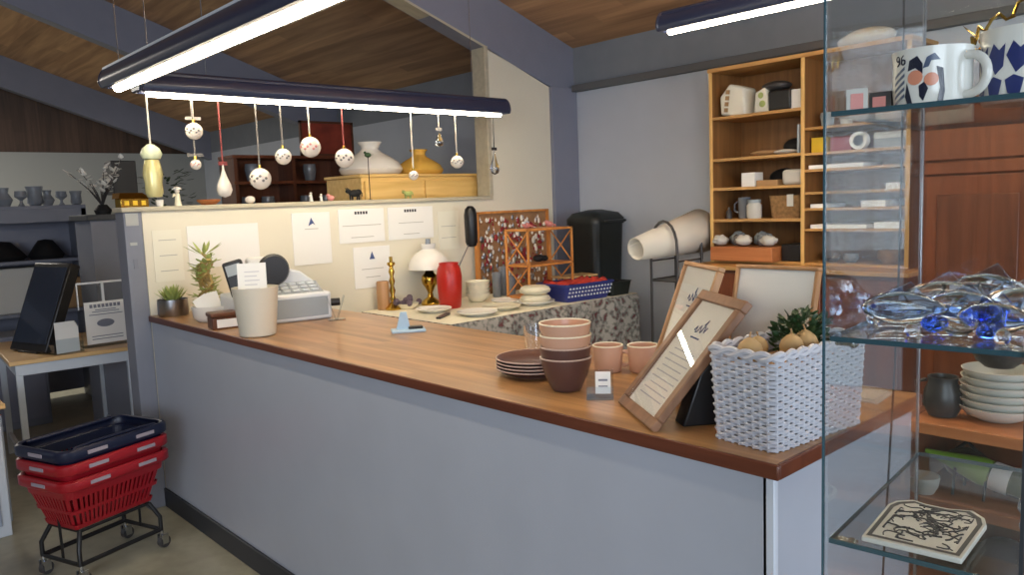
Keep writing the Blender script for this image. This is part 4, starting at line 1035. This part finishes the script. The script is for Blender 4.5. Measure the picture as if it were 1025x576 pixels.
onshelf('black_package', 'black package between the bag and white carton', 'package', MB().box(-.07, .07, -.075, .07, 0, .12), M['black'], 1.62, 2.018, bevel=.012)
onshelf('grey_package', 'grey soft package lying on top of the black one', 'package', MB().ball((0, 0, .03), .09, (.8, 1, .33)), M['dgrey'], 1.67, 2.138, smooth=True)
onshelf('white_carton', 'white carton at the right of the top shelf', 'carton', MB().box(-.06, .06, -.055, .055, 0, .11), M['paper'], 1.522, 2.018, bevel=.002)
onshelf('flat_bag', 'flat beige bag lying on the second shelf', 'bag', MB().ball((0, 0, .018), .09, (.8, 1.1, .2)), M['kraft'], 1.74, 1.763, smooth=True)
onshelf('flat_bag', 'flat white bag lying right of the beige bag', 'bag', MB().ball((0, 0, .016), .07, (.8, 1.1, .22)), M['pale'], 1.60, 1.763, x=3.03, smooth=True)
onshelf('round_bundle', 'round black bundle at the back of the second shelf', 'bundle', MB().ball((0, 0, .05), .09, (.6, 1, .55)), M['blackm'], 1.60, 1.763, x=3.17, smooth=True)
onshelf('grey_folder', 'grey folder standing by the divider on the second shelf', 'folder', MB().box(-.1, .1, -.012, .0, 0, .16), M['grey'], 1.49, 1.763)
onshelf('small_white_box', 'little white box on the third shelf', 'box', MB().box(-.05, .05, -.045, .045, 0, .085), M['paper'], 1.835, 1.583, bevel=.002)
onshelf('low_kraft_box', 'low kraft tray in the middle of the third shelf', 'box', MB().box(-.05, .08, -.07, .07, 0, .035), M['kraft'], 1.71, 1.583, bevel=.003)
onshelf('crumpled_bag', 'white crumpled bag at the right of the third shelf', 'bag', MB().box(-.06, .06, -.065, .065, 0, .09), M['pale'], 1.545, 1.583, bevel=.02)
onshelf('dark_bundle', 'dark bundle at the back of the third shelf', 'bundle', MB().ball((0, 0, .05), .1, (.5, 1, .55)), M['blackm'], 1.70, 1.583, x=3.2, smooth=True)
t = T('glass_jar', 'white lidded jar on the fourth shelf', 'jar', (3.03, 1.81, 1.388), 0, 'items on the birch shelves')
MB().lathe([(0, 0), (.04, 0), (.045, .01), (.045, .08), (.035, .095), (0, .095)], 24).build('jar', M['pale'], t, smooth=True)
MB().lathe([(0, .095), (.04, .095), (.04, .115), (0, .115)], 24).build('lid', M['grey'], t, smooth=True)
onshelf('glass_mug', 'dim glass mug beside the lidded jar', 'mug', MB().lathe(cup_prof([(.035, 0), (.04, .13)], .003), 20).tube([(0, .04, .03), (0, .07, .05), (0, .07, .09), (0, .04, .11)], .006, 6), M['farglass'], 1.92, 1.388, x=3.1, smooth=True)
t = T('woven_basket', 'brown woven basket on the fourth shelf', 'basket', (3.07, 1.59, 1.388), 0, 'items on the birch shelves')
q = MB(); band(q, [(.015, 0), (.0, .135)], .17, .2, .02, True); q.xf(Matrix.Identity(4)); q.build('basket_body', M['wicker_b'], t, solid=.008)
MB().box(-.09, -.086, -.06, -.02, .07, .14).build('tag', M['pale'], t)
MB().ball((0, 0, .1), .07, (.8, 1, .6)).build('contents', M['blackm'], t, smooth=True)
onshelf('small_bottle', 'small item at the left end of the fourth shelf', 'bottle', MB().lathe([(0, 0), (.02, 0), (.02, .04), (.008, .055), (.008, .07), (0, .07)], 12), M['dgrey'], 2.0, 1.388, smooth=True)
t = T('wooden_tray', 'orange wooden tray box at the shelving foot', 'tray', (3.0, 1.83, z0+.018), 0, 'items on the birch shelves')
MB().box(-.12, .12, -.22, .2, 0, .085).build('tray_body', M['orangewood'], t, bevel=.004)
for k in range(7):
    mb_ = MB().ball((0, 0, .035), .045, (1, 1.1, .7+.15*(k % 3)), 14, 9)
    for v in mb_.bm.verts: v.co += Vector((rr.uniform(-.008, .008), rr.uniform(-.008, .008), rr.uniform(-.006, .008)*(v.co.z > .02)))
    tag(mb_.build('plastic_bag_item', (M['pale'], M['farglass'], M['grey'])[k % 3], loc=(2.95+.06*(k % 3), 1.67+.055*k, z0+.105), smooth=True), 'small wrapped article heaped on the orange wooden tray', 'package', 'articles on the wooden tray')
onshelf('black_box', 'black device right of the wooden tray', 'device', MB().box(-.08, .08, -.06, .06, 0, .10), M['black'], 1.54, z0+.018, bevel=.006)
# second column
onshelf('yellow_carton', 'bright yellow carton beside the divider', 'carton', MB().box(-.05, .05, -.045, .045, 0, .085), M['yellow'], 1.385, 1.757, bevel=.002)
onshelf('tape_roll', 'white roll of tape standing on its edge', 'tape roll', MB().lathe([(.028, -.02), (.048, -.02), (.048, .02), (.028, .02), (.028, -.02)], 28, ax='x', c=(0, 0, .048)), M['paper'], 1.145, 1.757, x=2.98, smooth=True)
onshelf('red_package', 'dark red package left of the tape roll', 'package', MB().box(-.05, .05, -.06, .06, 0, .08), M['redbox'], 1.26, 1.757, bevel=.004)
onshelf('storage_carton', 'pale grey box right of the tape roll', 'box', MB().box(-.05, .08, -.09, .09, 0, .05), M['grey'], .99, 1.757, bevel=.004)
onshelf('storage_carton', 'second pale box stacked on the grey box', 'box', MB().box(-.05, .08, -.09, .08, 0, .035), M['pale'], 1.0, 1.807, bevel=.004)
for k, (z, ya, yb_) in enumerate(((1.665, 1.12, 1.43), (1.537, .92, 1.0), (1.445, 1.33, 1.42), (1.445, 1.0, 1.13), (1.328, 1.10, 1.42), (1.328, .92, 1.06))):
    tag(MB().box(2.97, 3.22, ya, yb_, z, z+.022+.012*(k % 2)).build('paper_pile', M['paper']), ('wide paper pile on the upper narrow shelf', 'small paper pile at the right of its shelf', 'paper pile beside the divider', 'grey-white pile in the middle of its shelf', 'wide paper pile on the lowest narrow shelf', 'short paper pile by the right shelf side')[k], 'paper pile', 'paper piles on the narrow shelves')
for k, (y, s, mt) in enumerate(((1.33, .05, 'glass'), (1.22, .045, 'farglass'), (1.0, .07, 'wicker_b'))):
    onshelf(('glass_dome', 'small_glass', 'brown_dish')[k], ('round clear glass on the lowest wide compartment', 'little smoky glass on the lowest wide compartment', 'brown dish on the lowest wide compartment')[k], 'dish', MB().lathe(cup_prof([(s*.6, 0), (s, s*.5), (s*.9, s*1.1)], .004), 20), M[mt], y, z0+.016, smooth=True)
for k, y in enumerate((1.36, 1.25, 1.1)):
    onshelf('small_pot', ('small grey pot at the left of the upper right compartment', 'pale pot in the middle of the upper right compartment', 'dark pot at the right of the upper right compartment')[k], 'pot', MB().lathe(cup_prof([(.03, 0), (.04, .06), (.035, .08)], .004), 18), (M['grey'], M['pale'], M['dgrey'])[k], y, 1.90, smooth=True)
# items on top of the shelving
onshelf('paper_bundle', 'crumpled greenish white paper on top of the birch shelving', 'paper', MB().ball((0, 0, .05), .1, (1, 1.4, .5)).ball((.02, .1, .04), .08, (1, 1, .5)), M['paper_warm'], 1.15, 2.316, x=3.1, smooth=True)

# dark cupboard to the right
t = T('dark_cupboard', 'tall red-brown wooden cupboard with panelled doors', 'cupboard', (2.9, -.75, 0))
MB().box(.02, .39, 0, 1.55, 0, 1.93).build('body', M['redwood'], t, bevel=.003)
MB().box(-.01, .39, -.02, 1.57, 1.93, 1.97).build('cornice', M['redwood'], t, bevel=.006)
MB().box(.0, .02, 0, 1.55, 1.60, 1.66).build('mid_rail', M['redwood2'], t, bevel=.004)
for k in range(3):
    y = .015+k*.512
    d = MB().box(0, .02, y, y+.5, .08, 1.59).build('door', M['redwood2'], t, bevel=.003)
    MB().box(-.008, 0, y+.07, y+.43, .2, 1.5).build('door_panel', M['redwood'], d, bevel=.006)
    MB().cyl((-.02, y+.04, 1.0), (0, y+.04, 1.0), .012, n=12).build('handle', M['brass'], d)
    d = MB().box(0, .02, y, y+.5, 1.67, 1.92).build('upper_door', M['redwood2'], t, bevel=.003)
tag(MB().box(2.86, 2.893, .56, .80, 1.845, 1.925).build('label_strip', M['pale']), 'pale label strip fixed on the cupboard top', 'sign')
# ------------------------------------------------------------------ low shop rack with plates and bottle, right of the counter
t = T('display_rack', 'orange wooden display rack standing right of the counter end', 'rack', (.98, -1.0, 0))
for z in (.842, .622, .367, .087): MB().box(0, .42, 0, 1.12, z, z+.034).build('shelf', M['orangewood'], t, bevel=.003)
for y in (1.12, -.03): MB().box(.02, .42, y, y+.03, 0, .876).build('side_panel', M['redwood'], t, bevel=.003)
MB().box(.40, .42, 0, 1.12, 0, .876).build('back_panel', M['redwood'], t)
# old plates / dishes
px_, py_ = 1.14, -.065
for k in range(6):
    tt = bowl(px_, py_, .878+.021*k, .105-.002*k, .042, M['oldwhite'], ('off-white deep dish at the very bottom of the dish stack', 'second off-white dish from the bottom of the stack', 'third off-white dish from the bottom of the stack', 'fourth off-white dish from the bottom of the stack', 'fifth off-white dish, just under the top one', 'topmost off-white dish of the stack in the rack')[k], 'off-white dishes stacked on the display rack', 'deep dish')
bowl(px_, py_, 1.03, .075, .055, M['dgrey'], 'dark bowl standing in the topmost off-white dish', None)
t = T('ceramic_jug', 'dark grey ceramic jug with spout beside the dish stack', 'jug', (1.09, .065, .878))
MB().lathe(cup_prof([(.038, 0), (.052, .03), (.05, .07), (.038, .10), (.042, .115)], .004), 24).build('body', M['dgrey'], t, smooth=True)
MB().tube([(0, .045, .1), (0, .075, .09), (0, .07, .04), (0, .05, .03)], .006, 8).build('handle', M['dgrey'], t, smooth=True)
t = T('wine_bottle', 'green bottle with lime foil neck and white label lying on the rack', 'bottle', (1.10, .085, .752))
RB = Matrix.Rotation(math.radians(101), 4, 'X')
q = MB().lathe([(0, .15), (.034, .152), (.04, .16), (.04, .30), (0, .31)], 28); q.xf(RB); q.build('body', M['greenglass'], t, smooth=True)
q = MB().lathe([(0, -.03), (.006, -.028), (.012, .0), (.024, .05), (.036, .10), (.0405, .125), (.0395, .15), (0, .15)], 28); q.xf(RB); q.build('foil_wrap', M['greenfoil'], t, smooth=True)
q = MB().lathe([(.0405, .155), (.0412, .158), (.0412, .20), (.0405, .203)], 28); q.xf(RB); q.build('label_band', M['paper'], t, smooth=True)
tag(MB().ball((0, 0, .05), .055, (.9, 1.2, .9)).tube([(0, -.04, .08), (0, 0, .12), (0, .04, .08)], .006, 8).build('black_pouch', M['blackm'], loc=(1.2, .03, .6575), smooth=True), 'black round pouch behind the green bottle', 'pouch')
t = T('bottle_cradle', 'dark wire cradle under the green bottle', 'cradle', (1.10, -.06, .657))
for y, hh in ((-.0, .034), (.08, .056)): MB().tube([(-.05, y, .0), (-.035, y, hh+.02), (0, y, hh-.008), (.035, y, hh+.02), (.05, y, 0)], .004, 8).build('wire', M['black'], t, smooth=True)
tag(MB().lathe(cup_prof([(.03, 0), (.04, .02), (.045, .05)], .004), 20).build('white_cup', M['oldwhite'], loc=(1.02, .09, .657), smooth=True), 'small white cup by the rack side below the jug', 'cup')
tag(MB().lathe([(0, 0), (.06, 0), (.09, .04), (.085, .09), (.04, .13), (0, .135)], 24).build('grey_vase', mat('greyvase', (110, 108, 112), .4), loc=(1.10, -.10, .402), smooth=True), 'squat grey vase on the lower rack shelf', 'vase')
tag(MB().lathe([(0, 0), (.04, 0), (.055, .04), (.05, .09), (.02, .13), (.024, .15), (0, .15)], 24).build('olive_vase', M['greenglass'], loc=(1.02, -.26, .402), smooth=True), 'olive green vase on the lower rack shelf', 'vase')

# ------------------------------------------------------------------ glass showcase (nearest the camera)
CA = Vector((.10759, -.99419, 0)); CB = Vector((.99419, .10759, 0)); K = Vector((-.445, -.318, 0))
rzC = math.atan2(CA.y, CA.x)           # local x = along the front, local y = depth (CB)
CW, CDp = .62, .42
t = T('glass_showcase', 'frameless glass showcase with ornaments at the right', 'showcase', K, rzC)
MB().box(0, CW, 0, CDp, 0, .55).build('base_cabinet', M['redwood'], t, bevel=.004)
MB().box(.0, .004, .004, CDp, .55, 2.05).build('side_pane', M['pane'], t)
MB().box(.0, .206, .0, .004, .55, 2.05).build('front_pane', M['pane'], t)
MB().box(.210, CW, .0, .004, .55, 2.05).build('front_pane', M['pane'], t)
MB().box(CW-.004, CW, .004, CDp, .55, 2.05).build('side_pane', M['pane'], t)
MB().box(.0, CW, CDp, CDp+.004, .55, 2.05).build('back_pane', M['pane'], t)
MB().box(-.002, .0005, -.001, .003, .55, 2.05).build('pane_edge', M['teal'], t)
MB().box(.2062, .2098, -.001, .005, .55, 2.05).build('pane_edge', mat('dark_seal', (40, 46, 52), .4), t)
MB().box(-.0015, .0025, CDp-.001, CDp+.006, .55, 2.05).build('rear_post', M['steel'], t, bevel=.001)
MB().box(0, CW, 0, CDp, 2.05, 2.07).build('top_panel', M['steel'], t, bevel=.003)
SHZ = (1.112, 1.367, 1.634)
for z in SHZ:
    sh = MB().box(.006, CW-.006, .008, CDp-.006, z, z+.006).build('glass_shelf', M['pane'], t)
    MB().box(.006, CW-.006, .006, .008, z, z+.006).box(.0045, .006, .006, CDp-.006, z, z+.006).box(.006, CW-.006, CDp-.006, CDp-.0045, z, z+.006).build('shelf_edge', M['teal'], sh)
for z in SHZ[:2]:
    MB().cyl((.004, .03, z-.004), (.022, .03, z-.004), .005, n=10).ball((.024, .03, z-.004), .007, u=10, v=8).box(.006, .03, .024, .036, z-.004, z-.0005).build('shelf_clip', M['chrome'], t, smooth=True)
def CP(a, b, z): return K+CA*a+CB*b+Vector((0, 0, z))
def on_cyl(r, pts_uv, th0, m, name, parent, off=.0006):
    """a painted motif lying on the wall of a mug: (arc length, height) outline around angle th0"""
    # fine grid fill: fan from the centroid with subdivided rim
    q = MB(); n = len(pts_uv); cu = sum(p[0] for p in pts_uv)/n; cv = sum(p[1] for p in pts_uv)/n
    def P(u, v): a = th0+u/r; return ((r+off)*math.cos(a), (r+off)*math.sin(a), v)
    c = q.bm.verts.new(P(cu, cv)); rings = []
    for f in (.34, .67, 1.):
        ring = []
        for i in range(n):
            a, b = pts_uv[i], pts_uv[(i+1) % n]
            for k in range(3):
                u = a[0]+(b[0]-a[0])*k/3; v = a[1]+(b[1]-a[1])*k/3
                ring.append(q.bm.verts.new(P(cu+(u-cu)*f, cv+(v-cv)*f)))
        rings.append(ring)
    for i in range(len(rings[0])): q.bm.faces.new((c, rings[0][i], rings[0][(i+1) % len(rings[0])]))
    q.bridge(rings[0], rings[1]); q.bridge(rings[1], rings[2])
    return q.build(name, m, parent)
def disc(cu, cv, r, n=12, sx=1.): return [(cu+r*sx*math.cos(2*PI*k/n), cv+r*math.sin(2*PI*k/n)) for k in range(n)]
ZM = SHZ[2]+.0062
def big_mug(a, b, label, hang, r=.044, h=.068):
    t = T('mug', label, 'mug', CP(a, b, ZM), rzC, 'painted mugs in the showcase')
    body = MB().lathe(cup_prof([(r*.92, 0), (r*.97, .003), (r, .02), (r*1.0, h*.8), (r*1.04, h)], .0035), 48).build('body', M['white'], t, smooth=True)
    hc, hs = math.cos(hang), math.sin(hang)
    pts = []
    for k in range(15):
        s = PI*k/14; o = r*.96+.026*math.sin(s)**.8; z = h*.5-h*.33*math.cos(s)
        pts.append((o*hc, o*hs, z))
    MB().tube(pts, .0052, 10).build('handle', M['white'], t, smooth=True)
    return t, body, r, h
# in the showcase's local frame the camera looks along +y-ish: the mug's near side is at -y
mg, body, r, h = big_mug(.088, .105, 'white mug painted with 96 and dark figures with pink heads', math.radians(-22), .0425)
th = math.radians(-106)
on_cyl(r, disc(.004, h*.50, .0085), th, M['porange'], 'painted_head', body, .0012)
on_cyl(r, disc(.021, h*.45, .0075), th, M['porange'], 'painted_head', body, .0012)
on_cyl(r, [(-.005, h*.62), (-.003, h*.80), (.006, h*.86), (.012, h*.72), (.012, h*.55), (.004, h*.66)], th, M['pdark'], 'painted_hair', body)
on_cyl(r, [(.012, h*.64), (.016, h*.82), (.024, h*.88), (.030, h*.76), (.022, h*.80), (.018, h*.66)], th, M['pslate'], 'painted_wing', body)
on_cyl(r, [(.026, h*.66), (.033, h*.62), (.035, h*.25), (.033, h*.04), (.027, h*.03), (.030, h*.3)], th, M['pdark'], 'painted_coat', body)
on_cyl(r, [(.008, h*.36), (.014, h*.42), (.018, h*.30), (.013, h*.10), (.009, h*.18)], th, M['pdark'], 'painted_scarf', body)
on_cyl(r, [(-.006, h*.44), (-.003, h*.30), (.002, h*.03), (-.004, h*.03), (-.008, h*.2)], th, M['pdark'], 'painted_coat', body)
for k in range(5):
    z = h*(.10+.115*k); on_cyl(r, [(-.026, z-.003), (-.009, z+.007), (-.009, z+.011), (-.026, z+.001)], th, M['pslate'], 'painted_stripe', body)
# numerals 96 built as strokes around the mug wall
def stroke(pts, name='painted_numeral'):
    q = MB(); q.tube([((r+.0004)*math.cos(th+u/r), (r+.0004)*math.sin(th+u/r), v) for u, v in pts], .0009, 6); q.build(name, M['pdark'], body)
def arc(cu, cv, ru, rv, a0, a1, n=14): return [(cu+ru*math.cos(a0+(a1-a0)*k/n), cv+rv*math.sin(a0+(a1-a0)*k/n)) for k in range(n+1)]
u9, u6, vz = -.020, -.0115, h*.83
stroke(arc(u9, vz+.0022, .0026, .0028, 0, 2*PI)); stroke([(u9+.0026, vz+.002), (u9+.0022, vz-.0035), (u9-.001, vz-.006)])
stroke(arc(u6, vz-.0025, .0026, .0028, 0, 2*PI)); stroke([(u6-.0026, vz-.002), (u6-.0022, vz+.003), (u6+.001, vz+.0055)])
mg, body, r, h = big_mug(.175, .155, 'white mug with bold navy pattern, cut by the right edge', math.radians(60), .046, .085)
th = math.radians(-118)
for k in range(6):
    u = -.046+.022*k; on_cyl(r, [(u-.010, h*.62), (u-.003, h*.80), (u+.004, h*.70), (u+.011, h*.78), (u+.009, h*.48), (u, h*.38)], th, M['pblue'], 'painted_leaf', body)
    on_cyl(r, [(u-.011, h*.30), (u-.002, h*.36), (u+.008, h*.30), (u+.004, h*.08), (u-.008, h*.12)], th, M['pblue'], 'painted_leaf', body)
# small things deeper on the top glass shelf
t = T('small_book', 'tiny book-shaped box with reddish cover on the top glass shelf', 'box', CP(.018, .055, ZM), rzC+.3)
MB().box(-.012, .012, -.006, .006, 0, .028).build('body', M['pale'], t, bevel=.001)
MB().box(-.007, .007, -.0068, -.006, .004, .022).build('cover', M['pink'], t)
t = T('small_book', 'second tiny dark box right of the reddish one', 'box', CP(.034, .10, ZM), rzC)
MB().box(-.014, .012, -.008, .008, 0, .026).build('body', M['dgrey'], t, bevel=.001)
MB().box(-.009, .006, -.0088, -.008, .004, .02).build('cover', M['pink'], t)
t = T('gold_decoration', 'gold wire garland hanging behind the mugs', 'decoration', CP(.17, .30, 0), rzC)
m = MB(); rr = random.Random(12); pts = []
for k in range(60):
    f = k/59; pts.append((-.02-.05*math.sin(f*9)*(.3+f), .01*math.cos(k), 1.92-.20*f+.008*math.sin(k*1.7)))
m.tube(pts, .0022, 6); m.cyl((-.02, 0, 1.91), (-.02, 0, 2.05), .0012, n=5)
m.build('garland_wire', M['brass'], t, smooth=True)
m = MB()
for k in range(5, 60, 3): m.leafcard(pts[k], Vector(pts[k])+Vector((rr.uniform(-.02, .02), rr.uniform(-.01, .01), rr.uniform(-.01, .02))), .005)
m.build('garland_leaves', M['brass'], t)
# blown glass on the middle shelf
ZG = SHZ[1]+.0065
def glass_fish(a, b, rz, label, m, s=1.):
    t = T('glass_fish', label, 'glass figure', CP(a, b, ZG), rzC+rz, 'blown glass fish on the middle glass shelf')
    q = MB(); n = 12
    prof = [(0, -.05), (.008, -.046), (.017, -.03), (.0205, -.008), (.018, .014), (.010, .032), (.005, .042), (0, .046)]
    q.lathe([(r_*s, z*s) for r_, z in prof], 22, ax='x', c=(0, 0, .0215*s), squash=.8); q.build('body', m, t, smooth=True)
    q = MB(); q.prism([(.040*s, -.002, .0215*s), (.066*s, -.002, .042*s), (.058*s, -.002, .0215*s), (.066*s, -.002, .004*s)], (0, .004, 0)); q.build('tail', m, t, bevel=.0015)
    q = MB(); q.prism([(-.02*s, -.0015, .040*s), (.004*s, -.0015, .054*s), (.018*s, -.0015, .038*s)], (0, .003, 0)); q.build('fin', m, t, bevel=.001)
    MB().ball((-.036*s, -.013*s, .025*s), .003*s, u=8, v=6).build('eye', M['pblue'], t)
glass_fish(.060, .12, .25, 'large pale blue glass fish at the middle of the shelf', M['gteal'], 1.05)
glass_fish(.118, .165, .1, 'pale blue glass fish behind the cobalt-hearted one', M['gteal'], 1.0)
glass_fish(.078, .24, .5, 'clear glass fish at the back of the shelf', M['glass'], 1.1)
glass_fish(.165, .10, -.1, 'clear glass fish at the right edge of the shelf', M['glass'], .9)
def glass_bowl(a, b, label, m, r=.035, h=.03):
    t = T('glass_bowl', label, 'glass bowl', CP(a, b, ZG), rzC, 'glass bowls on the middle glass shelf')
    MB().lathe(cup_prof([(r*.45, 0), (r*.55, .003), (r*.9, h*.6), (r, h)], .003), 28).build('bowl', m, t, smooth=True)
glass_fish(.028, .19, .7, 'small pale blue glass fish beside the side pane', M['gteal'], .8)
glass_fish(.125, .29, -.3, 'pale blue glass fish farthest back on the shelf', M['gteal'], 1.25)
glass_fish(.175, .20, .6, 'clear glass fish at the back right corner', M['glass'], 1.1)
glass_bowl(.150, .25, 'clear glass bowl at the back right of the shelf', M['glass'], .036, .045)
glass_bowl(.030, .26, 'shallow clear bowl at the back left by the side pane', M['glass'], .04, .016)
glass_bowl(.128, .075, 'small clear bowl in front of the fish', M['glass'], .022, .018)
for k, (a, b, s, lab) in enumerate(((.100, .085, .014, 'cobalt blue glass pebble by the big glass fish'), (.148, .13, .016, 'cobalt blue glass pebble near the shelf front right'), (.160, .060, .011, 'dark blue glass pebble at the shelf edge'), (.142, .19, .015, 'bright blue glass pebble amid the clear glass'))):
    tag(MB().ball((0, 0, s*.8), s, (1.2, 1, .8), 20, 14).build('glass_pebble', M['gblue'], loc=CP(a, b, ZG), smooth=True), lab, 'glass pebble', 'blue glass pebbles')
for k, (a, b) in enumerate(((.085, .05), (.178, .045), (.02, .12))):
    tag(MB().lathe([(0, 0), (.006, 0), (.009, .006), (.006, .014), (0, .018)], 14).build('glass_drop', M['glass'], loc=CP(a, b, ZG), smooth=True), ('tiny clear glass drop below the big fish', 'tiny clear glass drop at the right shelf front', 'tiny clear glass drop near the side pane')[k], 'glass drop', 'tiny glass drops')
# tile with drawing on the bottom shelf
ZT = SHZ[0]+.0065
t = T('decorative_tile', 'white tile with black line drawing and clipped corners', 'tile', CP(0, 0, ZT), rzC)
out = [(.038, -.004+.012), (.142, .012), (.150, .020), (.152, .135), (.146, .152), (.128, .172), (.110, .166), (.080, .160), (.060, .156), (.046, .138), (.036, .12)]
out = [(.042, .010), (.150, .012), (.153, .130), (.147, .152), (.130, .170), (.104, .160), (.078, .160), (.060, .166), (.043, .150), (.038, .132)]
def poly(off, z, cxy=(.096, .085)):
    return [(cxy[0]+(x-cxy[0])*off, cxy[1]+(y-cxy[1])*off, z) for x, y in out]
for x_ in (.055, .135):
    for y_ in (.03, .14): MB().cyl((x_, y_, 0), (x_, y_, .004), .004, n=8).build('foot', M['dgrey'], t)
MB().prism(poly(1., .004), (0, 0, .007)).build('slab', M['oldwhite'], t, bevel=.0015)
bo = MB(); A_ = [bo.bm.verts.new(p) for p in poly(.93, .0113)]; B_ = [bo.bm.verts.new(p) for p in poly(.84, .0113)]; bo.bridge(A_, B_)
bo.build('painted_border', mat('tile_ink', (58, 58, 62), .5), t)
m = MB(); rr = random.Random(31)
for k in range(70):
    x, y = rr.uniform(.06, .133), rr.uniform(.035, .14)
    pts = []; a = rr.random()*6.28
    for j in range(7):
        x += .0055*math.cos(a); y += .0055*math.sin(a); a += rr.uniform(-.9, 1.2)
        pts.append((min(max(x, .055), .137), min(max(y, .028), .148), .0113))
    m.tube(pts, rr.uniform(.0006, .0015), 5)
m.xf(Matrix.Diagonal((1, 1, 1, 1))); m.build('line_drawing', mat('tile_ink', (58, 58, 62), .5), t)
# chrome knob thing at right of bottom shelf & cable beyond
tag(MB().lathe([(0, 0), (.008, 0), (.01, .01), (.006, .02), (.012, .03), (.010, .042), (0, .046)], 20).build('chrome_knob', M['chrome'], loc=CP(.192, .16, ZT), smooth=True), 'small chrome finial on the bottom glass shelf', 'finial')
pts = [(.55+.02*math.sin(k*.5)*.6, -.028-.006*math.sin(k*.3), 1.85-1.55*k/24) for k in range(25)]
pts = [(.62+.10*(k/24)**.5*-1+.02*math.sin(k*.45), -.05-.02*math.sin(k*.25), 1.72-1.35*k/24) for k in range(25)]
tag(MB().tube([CP(.004+.0*k, .37+.0*k, 2.049) if k < 0 else (CP(-.006-.004*math.sin(k*.35), .33-.05*k/24+.03*math.sin(k*.27), 2.04-1.5*k/24)) for k in range(25)], .0016, 6).build('power_cord', M['black'], smooth=True), 'thin black cord hanging down by the showcase', 'cord')

# ------------------------------------------------------------------ light
wd = bpy.data.worlds.new('world'); scene.world = wd; wd.use_nodes = True
wd.node_tree.nodes['Background'].inputs[0].default_value = (.60, .70, .92, 1); wd.node_tree.nodes['Background'].inputs[1].default_value = .48
def area(name, loc, rot, sx, sy, power, col):
    l = bpy.data.lights.new(name, 'AREA'); l.shape = 'RECTANGLE'; l.size = sx; l.size_y = sy; l.energy = power; l.color = col
    o = bpy.data.objects.new(name, l); COL.objects.link(o); o.location = loc; o.rotation_euler = rot; return o
area('shopfront_daylight', (-4.5, -3.6, 1.9), (math.radians(78), 0, math.radians(-52)), 3.2, 1.8, 165, (.80, .88, 1.))
area('side_window_daylight', (.4, -4.05, 1.5), (math.radians(90), 0, 0), 2.6, 1.6, 70, (.80, .89, 1.))
area('hall_fill', (-1.2, 8.6, 3.0), (0, 0, 0), 1.4, .3, 105, (1., .93, .82))  # unseen fill light added to brighten the far wall
area('hall_side_fill', (-7.5, 6.5, 2.2), (math.radians(90), 0, math.radians(-90)), 3.0, 1.4, 16, (.8, .88, 1.))  # cool fill added out of view inside the closed left side of the hall

# ------------------------------------------------------------------ camera
cam = bpy.data.cameras.new('camera'); cam.sensor_width = 36; cam.lens = 36*788/1025; cam.clip_start = .02
co = bpy.data.objects.new('camera', cam); COL.objects.link(co); scene.camera = co

Rm = Matrix(((0.7351068, 0.1020902, -0.6702206), (-0.676844, 0.0540357, -0.7341405), (-0.0387327, 0.9933065, 0.1088212)))
co.matrix_world = Matrix.Translation((-1.35337, -.75748, 1.55)) @ Rm.to_4x4()
